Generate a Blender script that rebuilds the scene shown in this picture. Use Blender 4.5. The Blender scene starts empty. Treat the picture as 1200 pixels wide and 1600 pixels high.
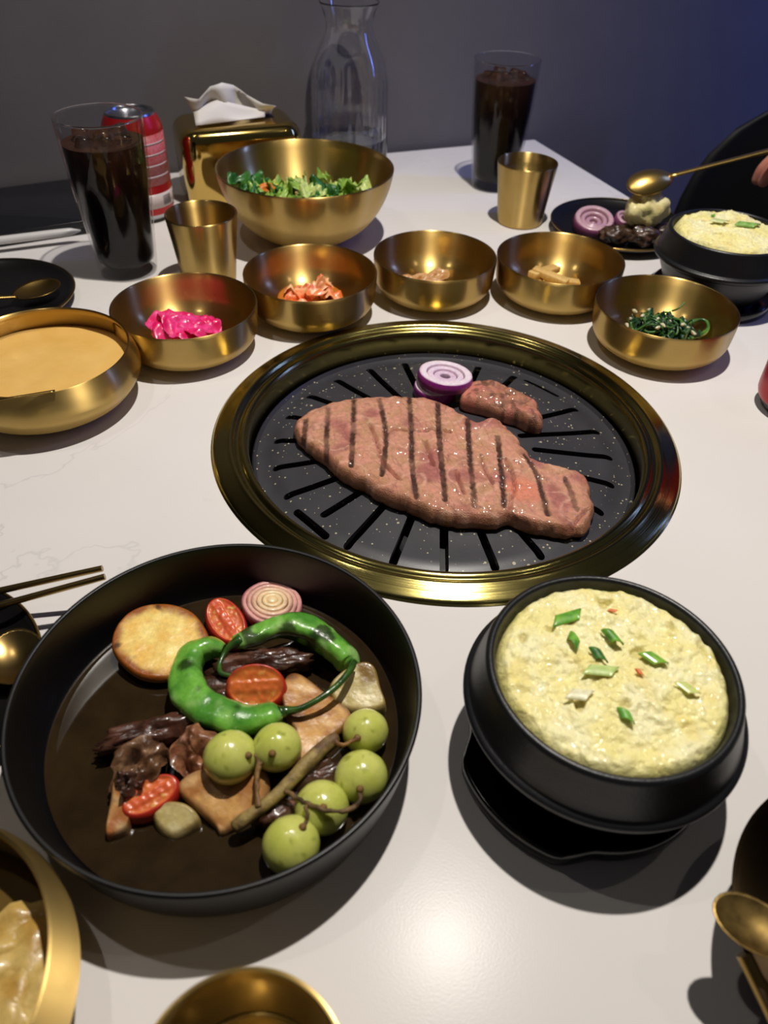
import bpy, math, random
import numpy as np
from mathutils import Vector, Matrix, noise
random.seed(7)
SC = bpy.context.scene
COL = SC.collection
PI = math.pi
R = math.radians

# ------------------------------------------------------------------ camera
CAM_H, PITCH, ROLL, FPX = 0.35504, R(41.972), R(1.9435), 1191.36
_fw = Vector((0, math.cos(PITCH), -math.sin(PITCH)))
_r0 = Vector((1, 0, 0)); _u0 = _r0.cross(_fw)
_rt = math.cos(ROLL)*_r0 + math.sin(ROLL)*_u0
_up = -math.sin(ROLL)*_r0 + math.cos(ROLL)*_u0
cd = bpy.data.cameras.new('camera')
cd.sensor_fit = 'VERTICAL'; cd.sensor_height = 36.0; cd.sensor_width = 27.0
cd.lens = 36.0*FPX/1600.0
cd.clip_start = .01
cd.dof.use_dof = True; cd.dof.focus_distance = .52; cd.dof.aperture_fstop = 9.0
cam = bpy.data.objects.new('camera', cd); COL.objects.link(cam)
mw = Matrix.Identity(4)
for i, v in enumerate((_rt, _up, -_fw)):
    for j in range(3): mw[j][i] = v[j]
mw.translation = Vector((0, 0, CAM_H)); cam.matrix_world = mw
SC.camera = cam

def P(px, py, z=0.0):
    """photo pixel -> world point on the horizontal plane at height z (metres above the table top)"""
    d = _fw*FPX + _rt*(px-600) + _up*(800-py)
    t = (z-CAM_H)/d.z
    return Vector((0, 0, CAM_H)) + d*t

# ------------------------------------------------------------------ light
SC.view_settings.view_transform = 'Standard'; SC.view_settings.look = 'None'
SC.view_settings.gamma = 1.0; SC.view_settings.use_curve_mapping = False
SC.view_settings.exposure = 0.0
w = bpy.data.worlds.new('world'); SC.world = w; w.use_nodes = True
w.node_tree.nodes['Background'].inputs[0].default_value = (.80, .86, 1.0, 1)
w.node_tree.nodes['Background'].inputs[1].default_value = 0.030

def spot(name, loc, target, power, col, angle, blend, radius):
    l = bpy.data.lights.new(name, 'SPOT'); l.energy = power; l.color = col
    l.spot_size = R(angle); l.spot_blend = blend; l.shadow_soft_size = radius
    o = bpy.data.objects.new(name, l); COL.objects.link(o); o.location = loc
    o.rotation_euler = (Vector(target)-Vector(loc)).to_track_quat('-Z', 'Y').to_euler()
    return o
spot('main_spot', (.15, .56, 1.30), (.05, .48, 0), 68, (1, .94, .86), 104, 1.0, .016)
spot('second_spot', (-.46, .46, 1.35), (-.1, .5, 0), 5, (1, .93, .84), 105, .7, .014)
spot('third_spot', (.75, .35, 1.45), (.1, .6, 0), 2.5, (1, .92, .8), 110, .7, .014)
al = bpy.data.lights.new('blue_strip', 'AREA'); al.shape = 'RECTANGLE'; al.size = .06; al.size_y = 1.2
al.spread = R(100); al.energy = 4.5; al.color = (.13, .22, 1)
ao = bpy.data.objects.new('blue_strip', al); COL.objects.link(ao); ao.location = (1.65, 1.05, .75)
ao.rotation_euler = (Vector((.75, 1.5, .1))-Vector(ao.location)).to_track_quat('-Z', 'Y').to_euler()

# ------------------------------------------------------------------ materials
def lin(c):
    """sRGB 0-255 -> linear"""
    return tuple(((v/255)/12.92 if v/255 <= .04045 else ((v/255+.055)/1.055)**2.4) for v in c)

class NT:
    def __init__(s, name):
        s.m = bpy.data.materials.new(name); s.m.use_nodes = True
        s.t = s.m.node_tree; s.b = s.t.nodes['Principled BSDF']
    def n(s, typ, **kw):
        nd = s.t.nodes.new(typ)
        for k, v in kw.items():
            if k in nd.inputs.keys(): nd.inputs[k].default_value = v
            else: setattr(nd, k, v)
        return nd
    def l(s, a, b): s.t.links.new(a, b)
    def set(s, **kw):
        for k, v in kw.items():
            i = s.b.inputs[k.replace('_', ' ')]
            i.default_value = tuple(v)+(1,) if isinstance(v, (tuple, list)) and len(v) == 3 and i.type == 'RGBA' else v
    def coord(s, out='Object'): return s.n('ShaderNodeTexCoord').outputs[out]
    def noise(s, scale, detail=4, rough=.55, vec=None, dist=0.0):
        nd = s.n('ShaderNodeTexNoise', Scale=scale, Detail=detail, Roughness=rough, Distortion=dist)
        s.l(vec if vec is not None else s.coord(), nd.inputs['Vector']); return nd
    def ramp(s, fac, stops):
        nd = s.n('ShaderNodeValToRGB'); e = nd.color_ramp.elements
        while len(e) < len(stops): e.new(.5)
        for i, (p, c) in enumerate(stops):
            e[i].position = p; e[i].color = (tuple(c)+(1,)) if len(c) == 3 else c
        s.l(fac, nd.inputs[0]); return nd.outputs[0]
    def mix(s, fac, a, b):
        nd = s.n('ShaderNodeMix', data_type='RGBA')
        for k, v in ((0, fac), (6, a), (7, b)):
            if hasattr(v, 'is_linked'): s.l(v, nd.inputs[k])
            else: nd.inputs[k].default_value = v if k == 0 else tuple(v)+(1,)
        return nd.outputs[2]
    def math(s, op, a, b=0.0):
        nd = s.n('ShaderNodeMath', operation=op)
        for k, v in ((0, a), (1, b)):
            if hasattr(v, 'is_linked'): s.l(v, nd.inputs[k])
            else: nd.inputs[k].default_value = v
        return nd.outputs[0]
    def bump(s, h, strength=.3, dist=.001):
        nd = s.n('ShaderNodeBump', Strength=strength, Distance=dist); s.l(h, nd.inputs['Height'])
        s.l(nd.outputs[0], s.b.inputs['Normal'])
    def base(s, sock): s.l(sock, s.b.inputs['Base Color'])

def plain(name, srgb, rough=.5, metal=0.0, var=None, vscale=60, bump=None, **kw):
    t = NT(name); c = lin(srgb)
    t.set(Base_Color=c, Roughness=rough, Metallic=metal, **kw)
    if var:
        t.base(t.ramp(t.noise(vscale).outputs[0], [(.3, c), (.7, lin(var))]))
    if bump: t.bump(t.noise(bump[0], 5).outputs[0], bump[1], bump[2])
    return t.m

def vcol(name, rough=.35, sss=0.0, srad=(.004, .002, .001), bump=None, coat=0.0, var=.12, vscale=400, **kw):
    """colour from the mesh's own colour attribute, varied finely"""
    t = NT(name); t.set(Roughness=rough, **kw)
    a = t.n('ShaderNodeVertexColor', layer_name='Col').outputs[0]
    n = t.noise(vscale, 5)
    f = t.n('ShaderNodeMapRange'); f.inputs['From Min'].default_value = .3; f.inputs['From Max'].default_value = .7
    f.inputs['To Min'].default_value = 1-var; f.inputs['To Max'].default_value = 1+var; t.l(n.outputs[0], f.inputs[0])
    v = t.n('ShaderNodeVectorMath', operation='SCALE'); t.l(a, v.inputs[0]); t.l(f.outputs[0], v.inputs['Scale'])
    t.base(v.outputs[0])
    if sss: t.set(Subsurface_Weight=sss, Subsurface_Radius=srad, Subsurface_Scale=1.0)
    if coat: t.set(Coat_Weight=coat, Coat_Roughness=.08)
    if bump: t.bump(t.noise(bump[0], 5, .6).outputs[0], bump[1], bump[2])
    return t.m

def brass_mat(name, c1=(222, 192, 122), c2=(202, 168, 96), rough=.21, aniso=.85, streak=True):
    t = NT(name); t.set(Metallic=1.0, Roughness=rough, Anisotropic=aniso, Anisotropic_Rotation=.25)
    tg = t.n('ShaderNodeTangent', direction_type='RADIAL', axis='Z'); t.l(tg.outputs[0], t.b.inputs['Tangent'])
    sep = t.n('ShaderNodeSeparateXYZ'); t.l(t.coord(), sep.inputs[0])
    rr = t.math('SQRT', t.math('ADD', t.math('POWER', sep.outputs[0], 2.0), t.math('POWER', sep.outputs[1], 2.0)))
    cmb = t.n('ShaderNodeCombineXYZ'); t.l(rr, cmb.inputs[0]); t.l(sep.outputs[2], cmb.inputs[1])
    fine = t.noise(1800, 3, .6, cmb.outputs[0])
    big = t.noise(35, 3)
    t.base(t.mix(big.outputs[0], lin(c1), lin(c2)))
    mr = t.n('ShaderNodeMapRange'); mr.inputs['To Min'].default_value = rough*.88; mr.inputs['To Max'].default_value = rough*1.14
    t.l(fine.outputs[0], mr.inputs[0]); t.l(mr.outputs[0], t.b.inputs['Roughness'])
    if not streak: t.bump(fine.outputs[0], .22, .0003)
    if streak:                                # a second, broader lobe from the brushing
        t.bump(fine.outputs[0], .06, .0001)
        b2 = t.n('ShaderNodeBsdfPrincipled'); b2.inputs['Metallic'].default_value = 1.0; b2.inputs['Roughness'].default_value = .48
        b2.inputs['Anisotropic'].default_value = 1.0; b2.inputs['Anisotropic Rotation'].default_value = .25
        t.l(tg.outputs[0], b2.inputs['Tangent']); t.l(t.b.inputs['Base Color'].links[0].from_socket, b2.inputs['Base Color'])
        ms = t.n('ShaderNodeMixShader'); ms.inputs[0].default_value = .66; t.l(t.b.outputs[0], ms.inputs[1]); t.l(b2.outputs[0], ms.inputs[2])
        t.l(ms.outputs[0], t.t.nodes['Material Output'].inputs['Surface'])
    return t.m

MT = {}
MT['brass'] = brass_mat('brushed_brass')
MT['ring'] = brass_mat('grill_ring_brass', (184, 170, 104), (160, 146, 82), .17, .55, False)
MT['gold'] = plain('polished_gold', (204, 174, 98), .09, 1.0)
MT['golddark'] = plain('worn_gold', (150, 122, 68), .28, 1.0)
MT['goldmatte'] = plain('satin_gold', (230, 192, 108), .30, 1.0)
MT['darkbrass'] = brass_mat('dark_bronze', (70, 56, 38), (52, 42, 30), .22, .5)
MT['blackglaze'] = plain('black_matt_glaze', (9, 9, 11), .38, bump=(900, .1, .0003))
MT['blackplate'] = plain('black_small_plate', (16, 15, 15), .30, bump=(700, .1, .0003))
MT['stoneware'] = plain('black_stoneware', (19, 20, 23), .36, bump=(650, .25, .0005))
MT['melamine'] = plain('black_melamine', (10, 10, 11), .16)
MT['screen'] = plain('dark_screen', (20, 22, 28), .22)
MT['rubber'] = plain('black_case', (10, 10, 12), .6)
MT['white'] = plain('white_plastic', (205, 203, 200), .35)
MT['tissue'] = plain('tissue_paper', (220, 216, 212), .9, bump=(300, .2, .0004))
MT['pedestal'] = plain('black_metal', (15, 15, 16), .5)
MT['chair'] = plain('black_chair', (7, 7, 9), .55)
MT['sleeve'] = plain('black_knit', (9, 9, 11), .9, bump=(500, .4, .001))
MT['skin'] = plain('skin', (205, 140, 118), .5, var=(186, 116, 98), vscale=70, Subsurface_Weight=.25, Subsurface_Radius=(.006, .003, .0015), Subsurface_Scale=1.0)
MT['floor'] = plain('dark_floor', (26, 26, 30), .6)

# quartz table top
t = NT('white_quartz'); t.set(Roughness=.21, Specular_IOR_Level=.055)
vn = t.noise(3.2, 6, .62, None, .6); gate = t.noise(2.3, 2)
ve = t.math('SUBTRACT', 1.0, t.math('MULTIPLY', t.math('ABSOLUTE', t.math('SUBTRACT', vn.outputs[0], .5)), 170.0))
ve = t.math('MAXIMUM', ve, 0.0)
gm = t.math('MULTIPLY', ve, t.ramp(gate.outputs[0], [(.52, (0, 0, 0)), (.66, (1, 1, 1))]))
cl = t.ramp(t.noise(5, 3).outputs[0], [(.3, lin((222, 218, 215))), (.7, lin((215, 211, 208)))])
t.base(t.mix(t.math('MULTIPLY', gm, .30), cl, lin((130, 128, 132))))
t.bump(t.noise(900, 4).outputs[0], .10, .0003)
MT['quartz'] = t.m
# concrete-look wall
t = NT('grey_plaster_wall'); t.set(Roughness=.75)
n1 = t.noise(2.2, 6, .6); n2 = t.noise(30, 5)
t.base(t.mix(t.math('MULTIPLY', n2.outputs[0], .3), t.ramp(n1.outputs[0], [(.3, lin((88, 84, 85))), (.72, lin((105, 101, 102)))]), lin((79, 75, 78))))
t.bump(n2.outputs[0], .15, .002)
MT['wall'] = t.m
# speckled non-stick
t = NT('speckled_nonstick'); t.set(Roughness=.40, Specular_IOR_Level=.5)
def specks(scale, thr, keep):
    v = t.n('ShaderNodeTexVoronoi', Scale=scale); t.l(t.coord(), v.inputs['Vector'])
    s = t.n('ShaderNodeSeparateColor'); t.l(v.outputs['Color'], s.inputs[0])
    a = t.math('LESS_THAN', v.outputs['Distance'], t.math('MULTIPLY', s.outputs[1], thr))
    return t.math('MULTIPLY', a, t.math('GREATER_THAN', s.outputs[0], keep))
sp = t.math('MAXIMUM', specks(420, .34, .80), specks(200, .26, .86))
t.base(t.mix(sp, t.ramp(t.noise(25).outputs[0], [(.3, lin((50, 49, 54))), (.7, lin((60, 59, 64)))]), lin((176, 168, 138))))
t.bump(t.noise(800, 4).outputs[0], .12, .0003)
MT['nonstick'] = t.m
# glass, liquids
def glass(name, col=(1, 1, 1), rough=.0, ior=1.45):
    t = NT(name); t.set(Base_Color=col, Roughness=rough, Transmission_Weight=1.0, IOR=ior); return t.m
MT['glass'] = glass('clear_glass')
t = NT('thin_glass'); gl = t.n('ShaderNodeBsdfGlossy'); gl.inputs['Roughness'].default_value = .02
tr_ = t.n('ShaderNodeBsdfTransparent'); tr_.inputs[0].default_value = (.93, .93, .94, 1); fn = t.n('ShaderNodeLayerWeight', Blend=.5); fz = t.math('ADD', t.math('MULTIPLY', t.math('POWER', fn.outputs['Facing'], 5.0), .9), .018); ms = t.n('ShaderNodeMixShader')
t.l(fz, ms.inputs[0]); t.l(tr_.outputs[0], ms.inputs[1]); t.l(gl.outputs[0], ms.inputs[2]); t.l(ms.outputs[0], t.t.nodes['Material Output'].inputs['Surface'])
MT['thinglass'] = t.m
MT['bronze'] = plain('polished_bronze', (168, 140, 86), .27, 1.0)
MT['water'] = glass('water', (.93, .98, .98), 0, 1.33)
MT['ice'] = glass('ice', (.95, .9, .86), .12, 1.31)
t = NT('cola'); t.set(Roughness=.28, Specular_IOR_Level=.10)
sz_ = t.n('ShaderNodeSeparateXYZ'); t.l(t.coord(), sz_.inputs[0]); zn = t.math('ADD', sz_.outputs[2], t.math('MULTIPLY', t.math('SUBTRACT', t.noise(45, 3).outputs[0], .5), .05))
t.base(t.ramp(t.math('MULTIPLY', zn, 6.6), [(.50, lin((9, 5, 6))), (.62, lin((30, 16, 11))), (.88, lin((58, 36, 25)))]))
MT['cola'] = t.m
t = NT('braising_sauce'); t.set(Roughness=.07, Specular_IOR_Level=.4)
t.base(t.ramp(t.noise(60, 5).outputs[0], [(.35, lin((38, 28, 16))), (.75, lin((50, 38, 22)))]))
t.bump(t.noise(40, 2).outputs[0], .05, .001)
MT['sauce'] = t.m
MT['soup'] = plain('yellow_soup', (232, 190, 112), .22, var=(224, 178, 96), vscale=35, bump=(45, .25, .002), Subsurface_Weight=.2, Subsurface_Radius=(.004, .003, .001), Subsurface_Scale=1.0)
MT['broth'] = plain('pale_broth', (96, 74, 34), .08)
MT['food'] = vcol('cooked_food', .32, .12, coat=.25, bump=(600, .3, .0008))
MT['steak'] = vcol('seared_steak', .34, .12, (.003, .001, .0006), bump=(1000, .75, .0014), coat=.6, var=.16, vscale=300)
MT['braised'] = vcol('braised_meat', .30, .05, bump=(380, .45, .0012), coat=.5, var=.35, vscale=350)
MT['egg'] = vcol('steamed_egg', .34, .25, (.004, .003, .001), bump=(420, .7, .0018), coat=.3, var=.07, vscale=220)
MT['veg'] = vcol('fresh_vegetable', .33, .2, bump=(500, .2, .0005), coat=.2, var=.12)
MT['pepper'] = vcol('blistered_pepper', .27, 0, bump=(170, .35, .0018), coat=.45, var=.12)
MT['grape'] = vcol('green_grape', .22, .55, (.006, .006, .002), bump=(350, .06, .0004), coat=.3, var=.05)
MT['leaf'] = vcol('leafy_green', .38, .05, bump=(300, .3, .001), coat=.2, var=.25)
MT['canred'] = plain('red_can_print', (176, 28, 34), .30, .3)
MT['canwhite'] = plain('white_can_print', (205, 190, 188), .35)
MT['canpink'] = plain('fine_print_panel', (190, 110, 112), .40, var=(170, 62, 66), vscale=330)
MT['alu'] = plain('aluminium', (190, 190, 195), .25, 1.0)
MT['wood'] = vcol('stem', .6, 0, bump=(600, .5, .001), var=.3)

# ------------------------------------------------------------------ mesh helpers
def new_obj(name, me, parent=None, loc=None):
    o = bpy.data.objects.new(name, me); COL.objects.link(o)
    if loc is not None: o.location = loc
    if parent is not None: o.parent = parent
    return o
def tag(o, label=None, cat=None, group=None, kind=None):
    for k, v in (('label', label), ('category', cat), ('group', group), ('kind', kind)):
        if v: o[k] = v
    return o
def thing(name, label, cat, loc=(0, 0, 0), rotz=0.0, group=None):
    o = bpy.data.objects.new(name, None); COL.objects.link(o)
    o.empty_display_size = .02; o.location = loc; o.rotation_euler = (0, 0, rotz)
    return tag(o, label, cat, group)
def mesh(name, V, F, mat, parent=None, org=None, cols=None, smooth=True, sharp=None):
    """one mesh object; V in world space is moved to its own origin 'org' (or its parent's place)"""
    if parent is not None and org is None: org = Vector((0, 0, 0)); rel = True
    off = Vector(org) if org is not None else Vector((0, 0, 0))
    me = bpy.data.meshes.new(name)
    me.from_pydata([(v[0]-off.x, v[1]-off.y, v[2]-off.z) for v in V], [], F)
    me.materials.append(mat)
    if cols is not None:
        a = me.color_attributes.new('Col', 'FLOAT_COLOR', 'POINT')
        arr = np.ones((len(V), 4), 'f'); arr[:, :3] = np.array(cols); a.data.foreach_set('color', arr.ravel())
    me.validate(); me.update()
    if smooth:
        me.polygons.foreach_set('use_smooth', [True]*len(me.polygons))
        if sharp: me.set_sharp_from_angle(angle=R(sharp))
    o = new_obj(name, me, parent)
    if parent is None: o.location = off
    return o
def wmesh(name, V, F, mat, parent=None, **kw):
    """world-space V; origin at the parent's base or at the mesh's own base"""
    if parent is not None:
        return mesh(name, V, F, mat, parent, org=parent.location, **kw)
    a = np.array([tuple(v) for v in V]); c = Vector(((a[:, 0].min()+a[:, 0].max())/2, (a[:, 1].min()+a[:, 1].max())/2, a[:, 2].min()))
    return mesh(name, V, F, mat, None, org=c, **kw)

def lathe(prof, n=96, close=False, wob=None):
    V, F = [], []; rings = []
    for (r, z) in prof:
        if r < 1e-6: rings.append([len(V)]); V.append((0, 0, z)); continue
        ix = []
        for k in range(n):
            a = 2*PI*k/n; rr = r*(1+(wob(a, z) if wob else 0))
            ix.append(len(V)); V.append((rr*math.cos(a), rr*math.sin(a), z))
        rings.append(ix)
    prs = list(zip(rings[:-1], rings[1:]))
    if close: prs.append((rings[-1], rings[0]))
    for A, B in prs:
        for k in range(n):
            k2 = (k+1) % n
            if len(A) == 1 and len(B) == 1: continue
            if len(A) == 1: F.append((A[0], B[k2], B[k]))
            elif len(B) == 1: F.append((A[k], A[k2], B[0]))
            else: F.append((A[k], A[k2], B[k2], B[k]))
    return V, F
def smooth_prof(pts, sub=4):
    out = []
    n = len(pts)
    for i in range(n-1):
        p0, p1, p2, p3 = pts[max(i-1, 0)], pts[i], pts[i+1], pts[min(i+2, n-1)]
        for s in range(sub):
            u = s/sub
            out.append(tuple(.5*((2*p1[k])+(-p0[k]+p2[k])*u+(2*p0[k]-5*p1[k]+4*p2[k]-p3[k])*u*u+(-p0[k]+3*p1[k]-3*p2[k]+p3[k])*u**3) for k in range(len(p1))))
    out.append(tuple(pts[-1])); return out
def closed_spline(pts, n):
    m = len(pts); dense = []
    for i in range(m):
        p0, p1, p2, p3 = (Vector(pts[(i+j) % m]) for j in (-1, 0, 1, 2))
        for s in range(12):
            u = s/12
            dense.append(.5*(2*p1+(p2-p0)*u+(2*p0-5*p1+4*p2-p3)*u*u+(3*p1-p0-3*p2+p3)*u**3))
    L = [0]
    for i in range(len(dense)): L.append(L[-1]+(dense[(i+1) % len(dense)]-dense[i]).length)
    out = []; j = 0
    for k in range(n):
        s = L[-1]*k/n
        while L[j+1] < s: j += 1
        f = (s-L[j])/max(L[j+1]-L[j], 1e-9)
        out.append(dense[j].lerp(dense[(j+1) % len(dense)], f))
    return out
def open_spline(pts, n):
    d = smooth_prof([tuple(p) for p in pts], 10)
    L = [0]
    for a, b in zip(d[:-1], d[1:]): L.append(L[-1]+math.dist(a[:3], b[:3]))
    out = []; j = 0
    for k in range(n):
        s = L[-1]*k/(n-1)
        while j < len(L)-2 and L[j+1] < s: j += 1
        f = (s-L[j])/max(L[j+1]-L[j], 1e-9)
        out.append(tuple(a+(b-a)*f for a, b in zip(d[j], d[j+1])))
    return out
def tube(path, n=10, squash=1.0, flat=None):
    """path of (x,y,z,r)"""
    V, F = [], []; prev = None; nrm = None
    pts = [Vector(p[:3]) for p in path]
    for i, p in enumerate(path):
        tg = (pts[min(i+1, len(pts)-1)]-pts[max(i-1, 0)]).normalized()
        if nrm is None:
            nrm = tg.cross(Vector((0, 0, 1)))
            if nrm.length < .05: nrm = tg.cross(Vector((0, 1, 0)))
            nrm.normalize()
        nrm = (nrm-tg*nrm.dot(tg)).normalized(); b = tg.cross(nrm)
        for k in range(n):
            a = 2*PI*k/n
            V.append(pts[i]+(nrm*math.cos(a)+b*math.sin(a)*squash)*p[3])
    m = len(path)
    for i in range(m-1):
        for k in range(n):
            k2 = (k+1) % n
            F.append((i*n+k, i*n+k2, (i+1)*n+k2, (i+1)*n+k))
    V.append(pts[0]); V.append(pts[-1]); c0, c1 = len(V)-2, len(V)-1
    for k in range(n):
        k2 = (k+1) % n
        F.append((c0, k2, k)); F.append((c1, (m-1)*n+k, (m-1)*n+k2))
    return V, F
def fr(x, y, z=0.0, sc=1.0, oct=4):
    return noise.fractal(Vector((x*sc, y*sc, z*sc)), 1.0, 2.0, oct)
def nz(x, y, z=0.0, sc=1.0): return noise.noise(Vector((x*sc, y*sc, z*sc)))
def mixc(a, b, f): f = max(0, min(1, f)); return tuple(x+(y-x)*f for x, y in zip(a, b))
def smooths(a, b, x):
    t = max(0, min(1, (x-a)/(b-a))); return t*t*(3-2*t)
def patty(outline, base, T, nA=120, nR=24, edge=.004, color=None, nzf=None, ctr=None, under=.93, sidecol=None):
    """solid slab: outline = world (x,y) list, base(x,y) height of its underside, T(x,y) thickness; round edge"""
    O = closed_spline([Vector((p[0], p[1])) for p in outline], nA)
    c = ctr if ctr is not None else sum(O, Vector((0, 0)))/nA
    c = Vector(c)
    V, F, C = [], [], []
    def add(x, y, z, col): V.append((x, y, z)); C.append(col)
    f0 = color or (lambda x, y, d, top: (.5, .5, .5))
    add(c.x, c.y, base(c.x, c.y)+T(c.x, c.y)+(nzf(c.x, c.y, 9) if nzf else 0), f0(c.x, c.y, (O[0]-c).length, 1))
    rows = []
    for j in range(1, nR+1):
        t = (j/nR)**.85; row = []
        for o in O:
            p = c+(o-c)*t; d = (1-t)*(o-c).length
            e = min(d/edge, 1); prof = .52+.48*math.sqrt(max(0, 1-(1-e)**2))
            z = base(p.x, p.y)+T(p.x, p.y)*prof+(nzf(p.x, p.y, d)*(.25+.75*e) if nzf else 0)
            row.append(len(V)); add(p.x, p.y, z, f0(p.x, p.y, d, 1))
        rows.append(row)
    for (s, h) in ((1.008, .34), (.996, .14), (under, .0)):
        row = []
        for o in O:
            p = c+(o-c)*s; q = c+(o-c)*min(s, 1)
            row.append(len(V)); add(p.x, p.y, base(q.x, q.y)+T(q.x, q.y)*h, (sidecol or f0)(q.x, q.y, 0, 0))
        rows.append(row)
    k = len(V); add(c.x, c.y, base(c.x, c.y), f0(c.x, c.y, 0, 0))
    for i in range(nA):
        i2 = (i+1) % nA
        F.append((0, rows[0][i], rows[0][i2]))
        for A, B in zip(rows[:-1], rows[1:]): F.append((A[i], B[i], B[i2], A[i2]))
        F.append((rows[-1][i], k, rows[-1][i2]))
    # make the faces look outward whichever way the outline was drawn
    ar = sum(O[i].x*O[(i+1) % nA].y-O[(i+1) % nA].x*O[i].y for i in range(nA))
    if ar < 0: F = [tuple(reversed(f)) for f in F]
    return V, F, C
def blob(c, rad, rot=0.0, seed=0.0, amp=.18, sc=2.2, n=36, color=None, tilt=0.0, octv=4, zmin=None):
    """lumpy ellipsoid"""
    V, F, C = [], [], []
    M = Matrix.Rotation(rot, 3, 'Z') @ Matrix.Rotation(tilt, 3, 'Y')
    m = n//2
    for i in range(m+1):
        th = PI*i/m
        for k in range(n):
            ph = 2*PI*k/n
            d = Vector((math.sin(th)*math.cos(ph), math.sin(th)*math.sin(ph), math.cos(th)))
            s = 1+amp*fr(d.x+seed, d.y-seed, d.z+2*seed, sc, octv)
            p = M @ Vector((d.x*rad[0]*s, d.y*rad[1]*s, d.z*rad[2]*s))+Vector(c)
            if zmin is not None and p.z < zmin: p.z = zmin+(p.z-zmin)*.05
            V.append(p); C.append(color(d, p) if color else (.5, .5, .5))
    for i in range(m):
        for k in range(n):
            k2 = (k+1) % n
            F.append((i*n+k, (i+1)*n+k, (i+1)*n+k2, i*n+k2))
    return V, F, C
def box(cx, cy, z0, sx, sy, sz, bev=.002, rot=0.0):
    """bevelled box, as rings of a rounded rectangle"""
    def rr(ix, z):
        hx, hy, rad = sx/2-ix, sy/2-ix, min(max(bev*2-ix, bev*.5), min(sx, sy)/2*.98); out = []
        for q, (a, b) in enumerate(((1, 1), (-1, 1), (-1, -1), (1, -1))):
            for s in range(5):
                an = q*PI/2+s*PI/8
                out.append((a*(hx-rad)+rad*math.cos(an), b*(hy-rad)+rad*math.sin(an), z))
        return out
    L = [rr(bev, z0), rr(bev*.3, z0+bev*.3), rr(0, z0+bev), rr(0, z0+sz-bev), rr(bev*.3, z0+sz-bev*.3), rr(bev, z0+sz)]
    V = [v for r_ in L for v in r_]; n = 20; F = []
    for i in range(5):
        for k in range(n): F.append((i*n+k, i*n+(k+1) % n, (i+1)*n+(k+1) % n, (i+1)*n+k))
    F.append(tuple(reversed(range(n)))); F.append(tuple(5*n+k for k in range(n)))
    c, s = math.cos(rot), math.sin(rot)
    return [(cx+x*c-y*s, cy+x*s+y*c, z) for x, y, z in V], F
def copy_tree(o, parent=None):
    c = o.copy(); COL.objects.link(c); c.parent = parent
    for ch in list(o.children): copy_tree(ch, c)
    return c

# ------------------------------------------------------------------ setting
YAW = math.atan2(.37, .93)
UX, VX = Vector((math.cos(YAW), math.sin(YAW), 0)), Vector((math.sin(YAW), -math.cos(YAW), 0))   # along the wall / away from it
CORNER = Vector((.213, 1.268, 0))
GC = Vector((.0454, .491, 0))          # middle of the grill
def slab(name, p0, ax, ay, az, mat, **k):
    V = [p0+ax*i+ay*j+az*l for l in (0, 1) for j in (0, 1) for i in (0, 1)]
    F = [(0, 2, 3, 1), (4, 5, 7, 6), (0, 1, 5, 4), (2, 6, 7, 3), (0, 4, 6, 2), (1, 3, 7, 5)]
    o = wmesh(name, V, F, mat, smooth=False); return o
wl = slab('wall_back', CORNER-UX*2.6-VX*.13+Vector((0, 0, -.75)), UX*5.6, VX*.12, Vector((0, 0, 2.6)), MT['wall']); tag(wl, kind='structure')
fl = slab('floor', CORNER-UX*2.6-VX*.13+Vector((0, 0, -.80)), UX*5.6, VX*4.0, Vector((0, 0, .05)), MT['floor']); tag(fl, kind='structure')

# ------------------------------------------------------------------ table (top with a round cut-out for the grill)
TW, TL, TH = .89, 1.40, .03
tb = thing('restaurant_table', 'white quartz restaurant table with faint grey veins set against the grey wall', 'table', CORNER-UX*TW/2+VX*TL/2+Vector((0, 0, -.75)))
def table_top():
    c00, c10, c11, c01 = CORNER-UX*TW, CORNER.copy(), CORNER+VX*TL, CORNER-UX*TW+VX*TL
    corners = [c00, c10, c11, c01]; n = 96; rh = .1625
    outer = []
    for k in range(n):
        a = 2*PI*k/n; d = Vector((math.cos(a), math.sin(a), 0)); best = None
        for i in range(4):
            p, q = corners[i], corners[(i+1) % 4]; e = q-p
            den = d.x*e.y-d.y*e.x
            if abs(den) < 1e-9: continue
            tt = ((p.x-GC.x)*e.y-(p.y-GC.y)*e.x)/den; s = ((p.x-GC.x)*d.y-(p.y-GC.y)*d.x)/den
            if tt > 0 and -1e-6 <= s <= 1+1e-6 and (best is None or tt < best): best = tt
        outer.append(GC+d*best)
    for c in corners:                       # snap the nearest ray ends to the true corners
        i = min(range(n), key=lambda k: (outer[k]-c).length); outer[i] = c.copy()
    V, F = [], []
    for (s, z) in ((0, 0), (1, -.0008), (1, -TH), (0, -TH)):
        for k in range(n):
            a = 2*PI*k/n
            V.append((outer[k].x, outer[k].y, z) if s else (GC.x+(outer[k].x-GC.x)*.999, GC.y+(outer[k].y-GC.y)*.999, z))
    for z in (0, -TH):
        for k in range(n):
            a = 2*PI*k/n; V.append((GC.x+rh*math.cos(a), GC.y+rh*math.sin(a), z))
    top, up, lo, bot, ht, hb = (range(i*n, (i+1)*n) for i in range(6))
    for k in range(n):
        q = (k+1) % n
        F += [(ht[k], top[k], top[q], ht[q]), (top[k], up[k], up[q], top[q]), (up[k], lo[k], lo[q], up[q]),
              (lo[k], bot[k], bot[q], lo[q]), (bot[k], hb[k], hb[q], bot[q]), (hb[k], ht[k], ht[q], hb[q])]
    return V, F
V, F = table_top(); wmesh('tabletop', V, F, MT['quartz'], tb, smooth=False)
V, F = box(tb.location.x, tb.location.y-.02, -.735, .12, .12, .735-TH, .005, YAW); wmesh('pedestal', V, F, MT['pedestal'], tb, sharp=40)
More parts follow.
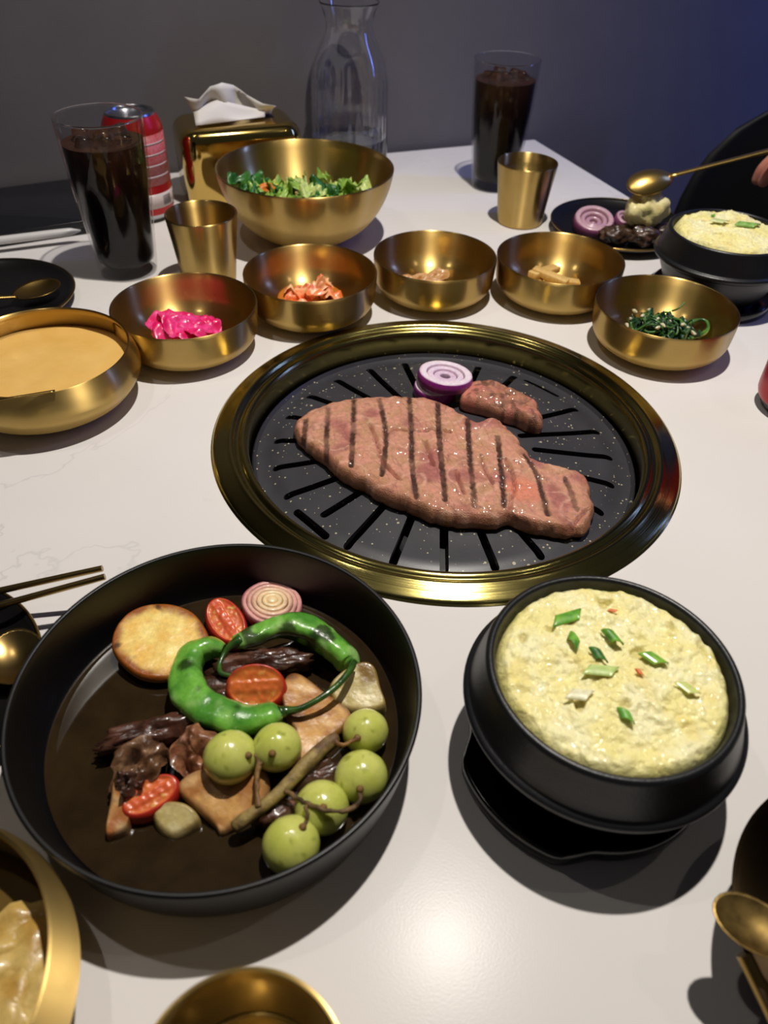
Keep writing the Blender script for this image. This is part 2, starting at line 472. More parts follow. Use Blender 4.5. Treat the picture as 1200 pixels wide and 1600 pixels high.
V, F = box(tb.location.x, tb.location.y-.02, -.75, .5, .62, .016, .004, YAW); wmesh('foot_plate', V, F, MT['pedestal'], tb, sharp=40)

# ------------------------------------------------------------------ grill
def dome(r):                                # height of the hot plate
    return -.0115-.0045*smooths(.05, .135, r)-.004*smooths(.128, .144, r)
def grill():
    g = thing('tabletop_grill', 'round tabletop grill with a brass rim and speckled black hot plate', 'grill', GC)
    ring = [(.1545, -.019), (.1535, -.010), (.1530, -.001), (.1545, .0032), (.1570, .0042), (.1590, .0036), (.1605, .0026), (.1625, .0030),
            (.1645, .0052), (.1665, .0058), (.1685, .0052), (.1740, .0040), (.1785, .0028), (.1800, .0014), (.1800, .0002), (.1640, .0002), (.1615, -.004), (.1612, -.019)]
    V, F = lathe(smooth_prof(ring, 3), 160, True); mesh('trim_ring', V, F, MT['ring'], g, sharp=50)
    pan = [(0, -.045), (.13, -.044), (.1535, -.032), (.1545, -.0195), (.1605, -.0195), (.157, -.036), (.132, -.0475), (0, -.0485)]
    V, F = lathe(pan, 96); mesh('drip_pan', V, F, MT['darkbrass'], g, sharp=50)
    # hot plate: lathe disc cut by the slots
    prof = [(0, dome(0))]+[(r_*.1525/40, dome(r_*.1525/40)) for r_ in range(1, 41)]
    prof[-1] = (.1520, -.0185); prof.insert(-1, (.1505, -.0170))
    prof += [(.1522, -.0205), (.149, -.0235)]+[(r_, dome(r_)-.0042) for r_ in (.135, .12, .10, .08, .05)]+[(0, dome(0)-.0042)]
    V, F = lathe(prof, 128); pl = mesh('hot_plate', V, F, MT['nonstick'], g, sharp=60)
    V, F = [], []
    def cut(x0, y0, x1, y1, wd):
        d = Vector((x1-x0, y1-y0, 0)); L = d.length; d.normalize(); n = Vector((-d.y, d.x, 0))*wd/2; b = len(V)
        pts = [Vector((x0, y0, 0))]; ol = []
        for s in range(7):
            a = PI/2+PI*s/6; ol.append(Vector((x0, y0, 0))+(d*math.cos(a)*wd/2+n*math.sin(a)))
        for s in range(7):
            a = -PI/2+PI*s/6; ol.append(Vector((x1, y1, 0))+(d*math.cos(a)*wd/2+n*math.sin(a)))
        m = len(ol)
        for z in (-.04, .02):
            for p in ol: V.append((p.x, p.y, z))
        for k in range(m): F.append((b+k, b+(k+1) % m, b+m+(k+1) % m, b+m+k))
        F.append(tuple(b+k for k in reversed(range(m)))); F.append(tuple(b+m+k for k in range(m)))
    for k in range(24):
        a = R(-91.5-15*k); c, s = math.cos(a), math.sin(a)
        r0, r1 = (.066 if k % 2 else .074), .1335
        if k == 3: r1 = .122
        if k == 15: continue
        cut(c*r0, s*r0, c*r1, s*r1, .0062)
    for ang, rad in ((-136.5, .134), (46.5, .134)):
        a = R(ang); cx, cy = math.cos(a)*rad, math.sin(a)*rad; tx, ty = -math.sin(a)*.0165, math.cos(a)*.0165
        cut(cx-tx, cy-ty, cx+tx, cy+ty, .0056)
    cm = bpy.data.meshes.new('cutter'); cm.from_pydata(V, [], F); cm.validate()
    co = bpy.data.objects.new('cutter', cm); COL.objects.link(co); co.location = GC
    md = pl.modifiers.new('slots', 'BOOLEAN'); md.operation = 'DIFFERENCE'; md.object = co; md.solver = 'EXACT'
    bpy.context.view_layer.update()
    me = bpy.data.meshes.new_from_object(pl.evaluated_get(bpy.context.evaluated_depsgraph_get()))
    pl.modifiers.clear(); pl.data = me; bpy.data.objects.remove(co)
    me.set_sharp_from_angle(angle=R(40))
    return g
grill()

# ------------------------------------------------------------------ steak
Z_ST = .000
def px_crop3(pts): return [(430+x/2.264, 540+y/2.264) for x, y in pts]
def plate_z(x, y): return dome(math.hypot(x-GC.x, y-GC.y))+.0003
st_out = px_crop3([(65, 268), (90, 238), (150, 208), (220, 192), (300, 185), (400, 187), (500, 187), (570, 202), (640, 237), (690, 262), (728, 282), (762, 266), (795, 272), (828, 306),
    (868, 340), (878, 362), (905, 402), (955, 422), (1000, 428), (1080, 442), (1113, 462), (1120, 510), (1135, 552), (1122, 592), (1088, 620), (1030, 634), (955, 624), (880, 610), (838, 594),
    (800, 604), (740, 607), (640, 603), (560, 588), (480, 558), (420, 534), (350, 500), (290, 470), (245, 450), (212, 424), (196, 402), (152, 368), (102, 326), (72, 292)])
marks = [[(107, 240), (98, 330)], [(186, 205), (182, 300), (180, 395)], [(278, 185), (275, 290), (268, 420)], [(368, 185), (385, 265), (393, 330), (378, 450)],
    [(474, 180), (482, 300), (484, 420), (500, 530)], [(575, 200), (579, 300), (590, 430), (602, 540)], [(680, 255), (690, 400), (706, 560)], [(786, 320), (800, 430), (812, 560)],
    [(884, 388), (930, 455), (968, 580)], [(1030, 450), (1060, 520), (1072, 560)]]
def to_world(pts, z): return [P(x, y, z) for x, y in pts]
MK = [open_spline([tuple(p) for p in to_world(px_crop3(m), .004)], 14) for m in marks]
def seg_d(x, y, poly):
    b = 1e9
    for a, c in zip(poly[:-1], poly[1:]):
        dx, dy = c[0]-a[0], c[1]-a[1]; u = ((x-a[0])*dx+(y-a[1])*dy)/(dx*dx+dy*dy); u = max(0, min(1, u))
        b = min(b, math.hypot(x-a[0]-u*dx, y-a[1]-u*dy))
    return b
GASH = [open_spline([tuple(p) for p in to_world(px_crop3(m), .004)], 8) for m in
    ([(335, 275), (352, 315), (372, 375)], [(385, 300), (440, 290), (500, 298), (560, 294), (620, 300)], [(372, 385), (400, 430), (440, 470)], [(830, 590), (835, 540), (850, 500), (838, 440), (815, 400)],
     [(530, 330), (545, 380), (560, 420)], [(730, 390), (745, 440), (770, 480)], [(640, 440), (655, 490), (668, 520)], [(800, 400), (830, 440)], [(1060, 610), (1085, 580), (1110, 555)])]
def mark_f(x, y):
    m = 0
    for i, k in enumerate(MK):
        d = seg_d(x, y, k)
        if d < .006:
            br = .55+.9*nz(x, y, i, 55)+.35*nz(x, y, 3, 210)
            m = max(m, (1-smooths(.0014, .0026, d+.0009*nz(x, y, 0, 300)))*max(.45, min(1, .62+br*.6)))
    return m
def gash_f(x, y, w0=.0012):
    m = 0
    for k in GASH:
        d = seg_d(x, y, k)+.0006*nz(x, y, 1, 260)
        if d < .004: m = max(m, 1-smooths(.0002, w0, d))
    return m
C_PINK, C_TAN, C_RED, C_FAT, C_MARK, C_EDGE = (lin(c) for c in ((220, 154, 130), (204, 152, 114), (170, 92, 92), (232, 140, 110), (70, 34, 15), (188, 130, 98)))
fat_c = P(*px_crop3([(880, 500)])[0], .004)
def steak_col(x, y, d, top):
    a = nz(x, y, 0, 45); b = fr(x, y, 2, 90)
    c = mixc(C_PINK, C_TAN, .45+1.2*b)
    c = mixc(c, C_RED, smooths(.02, .55, a+.25*b)*.75)
    c = mixc(c, lin((176, 116, 84)), .55*(1-smooths(.002, .012, d)))
    mv = abs(nz(x+.004*nz(x, y, 2, 60), y, 12, 38)); c = mixc(c, lin((236, 184, 158)), .55*(1-smooths(.0, .07, mv)))
    cr = abs(nz(x*1.6+y*.4, y*.5, 15, 85)); c = mixc(c, lin((140, 78, 66)), .45*(1-smooths(.0, .05, cr)))
    f = math.hypot(x-fat_c.x, y-fat_c.y); c = mixc(c, C_FAT, .85*(1-smooths(.008, .016, f+.004*b)))
    if not top: return mixc(C_EDGE, lin((160, 104, 74)), .5+b)
    c = mixc(c, C_MARK, mark_f(x, y)); c = mixc(c, lin((120, 50, 48)), gash_f(x, y)*.8)
    return c
def steak_nz(x, y, d):
    return .0013*fr(x, y, 0, 60)+.0010*fr(x, y, 4, 190)-.0011*mark_f(x, y)-.0032*gash_f(x, y, .0022)
def steak_T(x, y):
    u = (x-GC.x)/.1
    return .0150+.002*nz(x, y, 0, 18)-.0025*smooths(.55, 1.1, u)-.002*smooths(.5, 1.2, -u)
def rag(pts, a):
    O = closed_spline([Vector(p) for p in pts], 200); c = sum(O, Vector((0, 0)))/200
    return [(p.x+(p-c).normalized().x*a*fr(p.x, p.y, 5, 100), p.y+(p-c).normalized().y*a*fr(p.x, p.y, 5, 100)) for p in O]
so = to_world(st_out, .000)
V, F, C = patty(rag([(p.x, p.y) for p in so], .0020), plate_z, steak_T, 460, 92, .0045, steak_col, steak_nz)
o = wmesh('grilled_steak', V, F, MT['steak'], cols=C); tag(o, 'large boneless beef steak with dark grill marks lying across the hot plate', 'steak')
# strip of meat beside it
sp_out = px_crop3([(655, 188), (668, 160), (700, 142), (740, 137), (800, 150), (860, 176), (915, 203), (932, 225), (922, 246), (945, 262), (942, 288), (900, 284), (860, 266), (800, 250), (740, 228), (690, 216), (660, 206)])
def piece_col(x, y, d, top):
    b = fr(x, y, 3, 110); a = nz(x, y, 5, 70)
    c = mixc(lin((196, 134, 104)), lin((150, 100, 74)), .4+1.3*b); c = mixc(c, lin((214, 128, 112)), smooths(0, .5, a)*.8)
    if x < P(742, 610).x: c = mixc(c, lin((226, 136, 116)), .6)
    return mixc(c, lin((96, 58, 42)), .75*smooths(.05, .4, fr(x, y, 9, 130)))
so = to_world(sp_out, -.004)
V, F, C = patty([(p.x, p.y) for p in so], plate_z, lambda x, y: .0165, 150, 30, .010, piece_col, lambda x, y, d: .0030*fr(x, y, 0, 95))
o = wmesh('steak_offcut', V, F, MT['steak'], cols=C); tag(o, 'small browned strip of beef on the hot plate behind the steak', 'meat')

# raw red onion slices on the grill
ON_RAW = lin((238, 222, 232)), lin((122, 28, 112)), lin((206, 170, 200))
ON_DONE = lin((196, 160, 172)), lin((150, 92, 116)), lin((170, 126, 146))
def onion_slice(c, r, h, rot, label, rings=3, cols=None):
    ONW, ONP, ONL = cols or ON_RAW
    t = thing('onion_slice', label, 'onion', c); t.rotation_euler = rot
    rr = r
    for i in range(rings):
        wd = r*(.30 if i == 0 else .24); r2 = rr-wd; e = h*.12
        hh = h*(1-.16*i)
        prof = [(r2, e), (r2+e, 0), (rr-e, 0), (rr*.985, e), (rr*1.01, hh*.5), (rr*.975, hh-e), (rr-e*1.6, hh), (r2+e, hh), (r2, hh-e)]
        V, F = lathe(smooth_prof(prof+[prof[0]], 3)[:-1], 64, True)
        C = []
        for v in V:
            q = math.hypot(v[0], v[1]); f = smooths(rr*.90, rr*.955, q)
            side = f*(1-.5*smooths(hh*.93, hh, v[2])) if i == 0 else f*.25
            st = .5+.5*math.sin(math.atan2(v[1], v[0])*30)*.5
            C.append(mixc(mixc(ONW, ONL, .3*i), mixc(ONP, lin((150, 50, 140)), st*.5), side))
        mesh('outer_layer' if i == 0 else 'inner_layer', V, F, MT['veg'], t, cols=C)
        rr = r2-.0004
    return t
c1 = P(679, 617, -.012); c1.z = dome(math.hypot(c1.x-GC.x, c1.y-GC.y))+.0006
onion_slice(c1, .0185, .0110, (R(2), 0, 0), 'lower raw red onion slice, flat on the hot plate under another slice', 3)
c2 = P(695, 588, .006); c2.z = c1.z+.0122
onion_slice(c2, .0238, .0088, (R(-3), R(6), .3), 'upper raw red onion slice, tilted on top of a smaller slice', 3)

# ------------------------------------------------------------------ brass bowls and cups
def bowl_mesh(kind):
    if kind == 'dish':     # rim radius .0627, height .042
        outer = [(0, .0022), (.036, .0018), (.0385, 0), (.0415, 0), (.043, .0022), (.050, .0052), (.0572, .0105), (.0608, .017), (.0618, .0235), (.0626, .034), (.0630, .0412)]
        rim = [(.0627, .0422), (.0618, .0421), (.0612, .0410)]
        inner = [(.0606, .034), (.0598, .0235), (.0585, .0165), (.055, .0112), (.048, .0066), (.03, .0048), (0, .0046)]
    elif kind == 'round':  # closed-in soup bowl, rim .0685, belly .074
        outer = [(0, .002), (.040, .0018), (.043, 0), (.048, 0), (.053, .003), (.064, .0100), (.0715, .0195), (.0740, .027), (.0728, .0355), (.0700, .0425), (.0690, .0450)]
        rim = [(.0685, .0460), (.0675, .0459), (.0668, .0448)]
        inner = [(.0680, .041), (.0708, .0345), (.0720, .027), (.0695, .020), (.062, .0120), (.050, .0065), (.03, .005), (0, .005)]
    elif kind == 'mixing': # deep hemispherical bowl, rim .097
        outer = [(0, .001), (.028, .0005), (.034, 0), (.047, .005), (.064, .0155), (.0775, .029), (.0865, .0435), (.0925, .058), (.0958, .071), (.0968, .0765)]
        rim = [(.0968, .0778), (.0960, .0782), (.0950, .0776)]
        inner = [(.0938, .069), (.0902, .056), (.0842, .043), (.075, .0295), (.0615, .0170), (.045, .0075), (.03, .0035), (0, .003)]
    elif kind == 'cup':
        outer = [(0, .001), (.022, .0008), (.0250, 0), (.0268, .0015), (.0276, .006), (.0296, .025), (.0320, .045), (.0346, .0655), (.0350, .0690)]
        rim = [(.0349, .0700), (.0341, .0703), (.0333, .0697)]
        inner = [(.0328, .062), (.0306, .045), (.0282, .025), (.0263, .0075), (.025, .0045), (0, .004)]
    elif kind == 'bronze': # wide dark bowl
        outer = [(0, .001), (.036, .0006), (.040, 0), (.050, .004), (.0615, .014), (.0690, .027), (.0725, .0365)]
        rim = [(.0738, .0392), (.0736, .0402), (.0722, .0401)]
        inner = [(.0705, .036), (.067, .027), (.0595, .0155), (.048, .0075), (.03, .004), (0, .0036)]
    elif kind == 'plate':  # small black plate with a brass edge
        outer = [(0, .001), (.050, .0006), (.053, 0), (.058, .001), (.070, .0045), (.0785, .0095)]
        rim = [(.0800, .0118), (.0800, .0128), (.0790, .0130)]
        inner = [(.0765, .0108), (.069, .0066), (.060, .0044), (.04, .0034), (0, .0034)]
    pr = smooth_prof(outer, 3)+smooth_prof(rim, 2)+smooth_prof(inner, 3)
    out, last = [], None
    for p in pr:
        p = (max(p[0], 0), p[1])
        if last is None or math.dist(p, last) > 2e-4: out.append(p); last = p
    out[0] = (0, out[0][1]); out[-1] = (0, out[-1][1])
    return lathe(out, 128)
BM = {}
def bowl(kind, name, label, cat, loc, mat='brass', sc=1.0, group=None, sz=None):
    key = (kind, mat)
    if key not in BM:
        V, F = bowl_mesh(kind); o = mesh(name, V, F, MT[mat], sharp=60); BM[key] = o.data
    else: o = new_obj(name, BM[key])
    o.location = loc; o.scale = (sc, sc, sz or sc)
    return tag(o, label, cat, group)
LOC = dict(pink=(-.1797, .6094, 0), kim=(-.077, .6829, 0), third=(.0419, .7303, 0), fourth=(.1664, .7347, 0), spin=(.2472, .6377, 0),
    soup=(-.2733, .5200, 0), salad=(-.0985, .8660, 0), nood=(-.1775, .0805, 0), cupa=(-.1885, .7440, 0), cupb=(.1530, .9330, 0), cupc=(-.0372, .0525, 0),
    bron=(.2164, .1096, 0), lpl=(-.3870, .6735, 0), rpl=(.2670, .9080, 0), mpl=(-.2600, .2270, 0))
GB = 'brass side dish bowls round the grill'
bowl('dish', 'side_dish_bowl', 'brushed brass side dish bowl holding magenta pickles', 'bowl', LOC['pink'], group=GB)
bowl('dish', 'side_dish_bowl', 'brushed brass side dish bowl holding orange kimchi', 'bowl', LOC['kim'], group=GB)
bowl('dish', 'side_dish_bowl', 'brushed brass side dish bowl with thin tan slices, between the kimchi and pale strip bowls', 'bowl', LOC['third'], sc=.965, group=GB, sz=1.0)
bowl('dish', 'side_dish_bowl', 'brushed brass side dish bowl holding thick pale yellow strips', 'bowl', LOC['fourth'], group=GB)
bowl('dish', 'side_dish_bowl', 'brushed brass side dish bowl holding dark green spinach', 'bowl', LOC['spin'], group=GB)
bowl('round', 'soup_bowl', 'rounded brass bowl filled with yellow soup', 'bowl', LOC['soup'])
bowl('mixing', 'salad_bowl', 'large deep brass bowl of green salad in front of the tissue box', 'bowl', LOC['salad'])
bowl('round', 'soup_bowl', 'rounded brass bowl of pale broth beside the black braise dish', 'bowl', LOC['nood'], sc=.94, sz=1.08)
bowl('cup', 'metal_cup', 'brushed brass cup in front of the red can and tissue box', 'cup', LOC['cupa'], group='brass cups')
bowl('cup', 'metal_cup', 'brushed brass cup of water beside the far cola glass', 'cup', LOC['cupb'], group='brass cups')
bowl('cup', 'metal_cup', 'brushed brass cup nearest the viewer, cut off by the picture edge', 'cup', LOC['cupc'], sc=.97, sz=1.04, group='brass cups')
bowl('bronze', 'dark_bowl', 'dark bronze bowl with a gold spoon lying on its rim', 'bowl', LOC['bron'], 'darkbrass')
def small_plate(loc, label):
    t = thing('small_plate', label, 'plate', loc, group='small black plates')
    V, F = bowl_mesh('plate')
    me = BM.get('plate')
    if me is None:
        o = mesh('plate_body', V, F, MT['blackplate'], t, sharp=60); BM['plate'] = o.data
        ed = [(.0797, .0114), (.0806, .0117), (.0808, .0126), (.0801, .0133), (.0789, .0134), (.0789, .0131), (.0799, .0129), (.0800, .0119)]
        V, F = lathe(ed, 128, True); e = mesh('brass_edge', V, F, MT['golddark'], t); BM['edge'] = e.data
    else:
        new_obj('plate_body', me, t); new_obj('brass_edge', BM['edge'], t)
    return t
small_plate(LOC['lpl'], 'small black plate with a spoon on it behind the soup bowl')
small_plate(LOC['rpl'], 'small black plate of grilled beef and onion by the raised spoon')
small_plate(LOC['mpl'], 'small black plate under chopsticks beside the braise dish')

# liquids in bowls and cups
def liquid(name, label, cat, loc, r, z, mat, amp=0.0, dome_=0.0):
    prof = [(0, z+dome_)]+[(r*k/14, z+dome_*(1-(k/14)**2)) for k in range(1, 14)]+[(r, z+.0004), (r-.0004, z-.003), (0, z-.0035)]
    V, F = lathe(prof, 80)
    V = [(x, y, q+(amp*nz(x, y, 1, 50) if math.hypot(x, y) < r*.97 else 0)) for x, y, q in V]
    F = [tuple(reversed(f)) for f in F]
    o = mesh(name, V, F, mat); o.location = loc
    return tag(o, label, cat)
liquid('pumpkin_soup', 'smooth yellow soup filling the rounded brass bowl', 'soup', LOC['soup'], .0708, .0275, MT['soup'], .0012)
liquid('pale_broth', 'cloudy pale broth in the brass bowl beside the braise dish', 'soup', LOC['nood'], .0640, .0225, MT['broth'], .0006)
liquid('cup_water', 'drinking water inside the brass cup beside the far cola glass', 'water', LOC['cupb'], .0326, .0590, MT['water'])
liquid('cup_water', 'drinking water inside the brass cup nearest the viewer', 'water', LOC['cupc'], .0290, .0420, MT['water'])

# ------------------------------------------------------------------ braise dish
DC = Vector((-.0773, .2165, 0))
dp = [(0, .0025), (.070, .0022), (.073, 0), (.0845, 0), (.0885, .0015), (.0918, .006), (.0942, .015), (.0968, .030), (.0985, .0415), (.0987, .0428), (.0980, .0439), (.0968, .0438), (.0961, .0427),
    (.0946, .034), (.0926, .022), (.0905, .0135), (.0880, .0088), (.0835, .0060), (.076, .0050), (.05, .0046), (0, .0045)]
V, F = lathe(smooth_prof(dp, 2), 160); V = [(max(0, 0)+x, y, z) for x, y, z in V]
o = mesh('braise_dish', V, F, MT['blackglaze'], sharp=70); o.location = DC; tag(o, 'round matt black straight-sided dish holding the braise', 'dish')
SAUCE_Z = .0095
prof = [(0, SAUCE_Z)]+[(.0886*k/16, SAUCE_Z) for k in range(1, 16)]+[(.0874, SAUCE_Z), (.0883, SAUCE_Z+.0006), (.0876, SAUCE_Z-.0008), (.05, SAUCE_Z-.0035), (0, SAUCE_Z-.0038)]
V, F = lathe(prof, 128); F = [tuple(reversed(f)) for f in F]
o = mesh('braising_sauce', V, F, MT['sauce']); o.location = DC; tag(o, 'dark brown glossy sauce covering the floor of the black dish', 'sauce')

def ell(cx, cy, rx, ry, rot=0, n=16, jit=0.0, seed=0):
    out = []
    for k in range(n):
        a = 2*PI*k/n; s = 1+jit*nz(math.cos(a)*1.3, math.sin(a)*1.3, seed)
        x, y = rx*math.cos(a)*s, ry*math.sin(a)*s
        out.append((cx+x*math.cos(rot)-y*math.sin(rot), cy+x*math.sin(rot)+y*math.cos(rot)))
    return out
def W(pts, z): return [(p.x, p.y) for p in to_world(pts, z)]
def plane3(a, b, c):
    """height function through three world points"""
    n = (b-a).cross(c-a)
    return lambda x, y: a.z-(n.x*(x-a.x)+n.y*(y-a.y))/n.z

# sweet potato slice
Z = .020
out = W(ell(250, 999, 76, 55, R(-8), 18, .06, 2), Z)
cc = Vector((sum(p[0] for p in out)/len(out), sum(p[1] for p in out)/len(out)))
def spud_col(x, y, d, top):
    f = fr(x, y, 1, 60)
    if not top: return lin((196, 136, 58))
    c = mixc(lin((246, 220, 132)), lin((238, 190, 96)), .45+1.3*f)
    c = mixc(c, lin((150, 82, 26)), (1-smooths(.0010, .0085, d+.005*f)))
    return mixc(c, lin((84, 44, 18)), smooths(.42, .62, nz(x, y, 7, 130))*(1-smooths(.002, .010, d)))
V, F, C = patty(out, lambda x, y: Z-.0055-.05*(x-cc.x)+.06*(y-cc.y), lambda x, y: .0055, 140, 34, .0016, spud_col, lambda x, y, d: .0004*fr(x, y, 0, 90))
o = wmesh('sweet_potato_slice', V, F, MT['food'], cols=C); tag(o, 'round golden roasted sweet potato slice in the braise dish', 'sweet potato')
# charred onion slice: concentric layers
Z = .022
cw = P(423, 937, Z)
t = thing('onion_slice', 'charred pink onion slice with visible rings at the back of the braise dish', 'onion', (cw.x, cw.y, Z-.0085)); t.rotation_euler = (R(-4), R(6), 0)
prev = 0
radii = [(.0030, .0030), (.0058, .0056), (.0088, .0086), (.0118, .0116), (.0146, .0143), (.0175, .0170)]
for i, (ra, rb) in enumerate(radii):
    r2 = prev; rr = ra; h = .0088-.00045*i
    prof = ([(0, h)] if r2 == 0 else [(r2, h*.4), (r2, h-.0008), (r2+.0005, h)])+[(rr-.0007, h), (rr-.0001, h-.0007), (rr*1.01, h*.5), (rr*.99, 0), (max(r2, .0004), 0)]
    V, F = lathe(prof, 72, r2 != 0, wob=lambda a, z, i=i: .035*math.sin(2*a+i*.6)+.012*math.sin(5*a+i))
    C = []
    for v in V:
        q = math.hypot(v[0], v[1]); c = mixc(lin((240, 214, 168)), lin((222, 166, 158)), smooths(.004, .016, q))
        edge = smooths(rr*.93, rr*.99, q)*.8 if i else 0
        c = mixc(c, lin((96, 44, 30)), edge*(.4+.6*max(0, nz(v[0], v[1], i, 160)+.4)))
        if i == len(radii)-1: c = mixc(c, lin((150, 72, 92)), smooths(.0160, .0174, q)*.7)
        C.append(c)
    mesh('onion_layer', V, F, MT['food'], t, cols=C); prev = rr+.00012
# tomato halves
def tomato(pts, a, b, c, label, orange=.0, Zt=None, T=.009):
    """outline in photo pixels on the tilted plane through world points a, b, c (the cut face)"""
    pl = plane3(a, b, c); base = lambda x, y: pl(x, y)-T
    z0 = (a.z+b.z+c.z)/3
    out = W(pts, z0)
    m = Vector((sum(p[0] for p in out)/len(out), sum(p[1] for p in out)/len(out)))
    L = max((Vector(p)-m).length for p in out); ang = max(out, key=lambda p: (Vector(p)-m).length)
    ax = (Vector(ang)-m).normalized()
    def col(x, y, d, top):
        red = lin((178, 44, 28))
        if not top: return red
        u = (Vector((x, y))-m).dot(ax)/L; v = (Vector((x, y))-m).cross(ax)/L
        c = mixc(lin((214, 92, 58)), lin((220, 128, 64)), .4+nz(x, y, 0, 260))
        ch = smooths(.10, .2, abs(v))*(1-smooths(.72, .85, abs(u)))
        c = mixc(lin((216, 96, 58)), c, ch)
        c = mixc(c, lin((226, 172, 92)), ch*smooths(.25, .5, nz(x, y, 4, 420)))
        c = mixc(c, lin((208, 120, 36)), orange)
        c = mixc(c, red, 1-smooths(.0014, .0030, d))
        return mixc(c, lin((70, 20, 12)), orange*.9*smooths(.1, .5, nz(x, y, 8, 230))*(1-smooths(.002, .006, d)))
    def nzf(x, y, d):
        u = (Vector((x, y))-m).dot(ax)/L; v = (Vector((x, y))-m).cross(ax)/L
        return -.0009*smooths(.08, .2, abs(v))*smooths(.0018, .0035, d)+.0005*nz(x, y, 4, 420)*smooths(.002, .004, d)
    V, F, C = patty(out, base, lambda x, y: T, 96, 30, .0022, col, nzf, under=.55)
    o = wmesh('cherry_tomato_half', V, F, MT['veg'], cols=C); tag(o, label, 'tomato', 'halved cherry tomatoes in the braise')
tomato(ell(353, 970, 37, 27, R(38)), P(330, 955, .021), P(385, 985, .0195), P(345, 1000, .017), 'halved cherry tomato between the sweet potato and the charred onion', 0)
tomato(ell(400, 1076, 49, 25, R(-4)), P(352, 1078, .026), P(448, 1072, .026), P(400, 1100, .021), 'halved cherry tomato with scorched orange flesh inside the curled green pepper', .45, T=.010)
tomato(ell(233, 1240, 52, 25, R(-26)), P(186, 1262, .0185), P(280, 1215, .0215), P(226, 1206, .0225), 'halved cherry tomato half under brown braised meat near the radish cube', .1, T=.008)

# peppers
G1, G2, G3, G4 = (lin(c) for c in ((114, 178, 66), (74, 138, 46), (20, 48, 14), (166, 206, 124)))
def pepper(name, path_px, n, label, parts, seed, char=.2):
    t_loc = P(*path_px[len(path_px)//2][:2], path_px[len(path_px)//2][2])
    t = thing(name, label, 'pepper', (t_loc.x, t_loc.y, .0095), group='blistered green peppers')
    path = [tuple(P(x, y, z))+(r,) for x, y, z, r in path_px]
    path = open_spline(path, n)
    V, F = tube(path, 24)
    W_ = []
    for i, v in enumerate(V):
        k = min(i//24, n-1); p = Vector(path[k][:3]); d = v-p; a = (i % 24)/24*2*PI
        s = 1+.10*math.sin(3*a+seed+k*.03)+.16*fr(v.x, v.y, v.z, 80, 3)
        W_.append(p+d*s)
    C = []
    for i, v in enumerate(W_):
        f = fr(v.x, v.y, v.z, 70); c = mixc(G1, G2, .5+1.5*f); c = mixc(c, G4, smooths(.1, .5, nz(v.x, v.y, v.z, 120))*.6)
        c = mixc(c, lin((26, 34, 12)), smooths(.22, .42, nz(v.x, v.y, seed, 95)+char*.4)*.85); C.append(c)
    wmesh('pepper_flesh', W_, F, MT['pepper'], t, cols=C)
    for nm, pp in parts:
        q = open_spline([tuple(P(x, y, z))+(r,) for x, y, z, r in pp], 26)
        V, F = tube(q, 10)
        wmesh(nm, V, F, MT['pepper'], t, cols=[mixc(lin((58, 96, 30)), lin((26, 54, 20)), .5+nz(v.x, v.y, v.z, 200)) for v in V])
pepper('green_pepper', [(349, 1016, .023, .0035), (330, 1012, .024, .0062), (305, 1022, .024, .0074), (293, 1050, .024, .0082), (297, 1080, .024, .0088), (318, 1107, .024, .0090), (350, 1121, .025, .0084),
    (385, 1126, .025, .0076), (415, 1121, .026, .0072), (432, 1117, .026, .0060), (441, 1113, .026, .0030)], 90, 'blistered green pepper curled round the scorched tomato half',
    [('stem', [(436, 1115, .027, .0042), (448, 1111, .027, .0026), (470, 1107, .029, .0017), (505, 1088, .031, .0016), (530, 1068, .031, .0017), (548, 1046, .030, .0019), (553, 1034, .029, .0017)])], 1.0, -.5)
pepper('green_pepper', [(365, 1004, .025, .0030), (385, 1000, .026, .0052), (410, 991, .027, .0058), (435, 982, .028, .0062), (458, 979, .028, .0078), (482, 985, .027, .0082), (508, 1002, .025, .0076),
    (530, 1020, .023, .0070), (544, 1034, .021, .0066), (548, 1043, .021, .0040)], 90, 'blistered green pepper with charred skin and a dark curled stem near the onion slice',
    [('stem', [(376, 1001, .027, .0040), (362, 1008, .027, .0022), (350, 1022, .025, .0014), (343, 1040, .024, .0013), (346, 1052, .024, .0014), (365, 1056, .0245, .0011)])], 2.3, .45)

# mushroom slabs
MU = [lin(c) for c in ((206, 158, 92), (168, 112, 56), (104, 64, 32), (224, 184, 128))]
def slab_food(name, pts, z3, T, label, cat, cols, rough=.0006, group=None, mat='food', nA=110, edge=.0016, dark=0.0):
    a, b, c = (P(x, y, z) for x, y, z in z3)
    pl = plane3(a, b, c); out = [(q.x, q.y) for q in (P(x, y, (a.z+b.z+c.z)/3) for x, y in pts)]
    def col(x, y, d, top):
        f = fr(x, y, 3, 75); e = mixc(cols[0], cols[1], .5+1.6*f)
        e = mixc(e, cols[3], smooths(.15, .5, nz(x, y, 6, 110))*.6)
        e = mixc(e, cols[2], (1-smooths(.0005, .004, d+.0015*f))*.7)
        return mixc(e, cols[2], smooths(.2, .5, nz(x, y, 11, 60)+dark*.5)) if top else cols[2]
    V, F, C = patty(out, lambda x, y: pl(x, y)-T, lambda x, y: T, nA, 22, edge, col, lambda x, y, d: rough*fr(x, y, 0, 70))
    o = wmesh(name, V, F, MT[mat], cols=C); return tag(o, label, cat, group)
GM = 'braised mushroom slices'
slab_food('mushroom_slice', [(447, 1056), (468, 1051), (505, 1075), (548, 1106), (541, 1128), (520, 1148), (492, 1172), (470, 1196), (452, 1192), (462, 1150), (448, 1120), (440, 1086)],
    [(450, 1056, .022), (545, 1108, .019), (462, 1190, .023)], .006, 'tan king oyster mushroom slice under the pepper stem', 'mushroom', MU, group=GM)
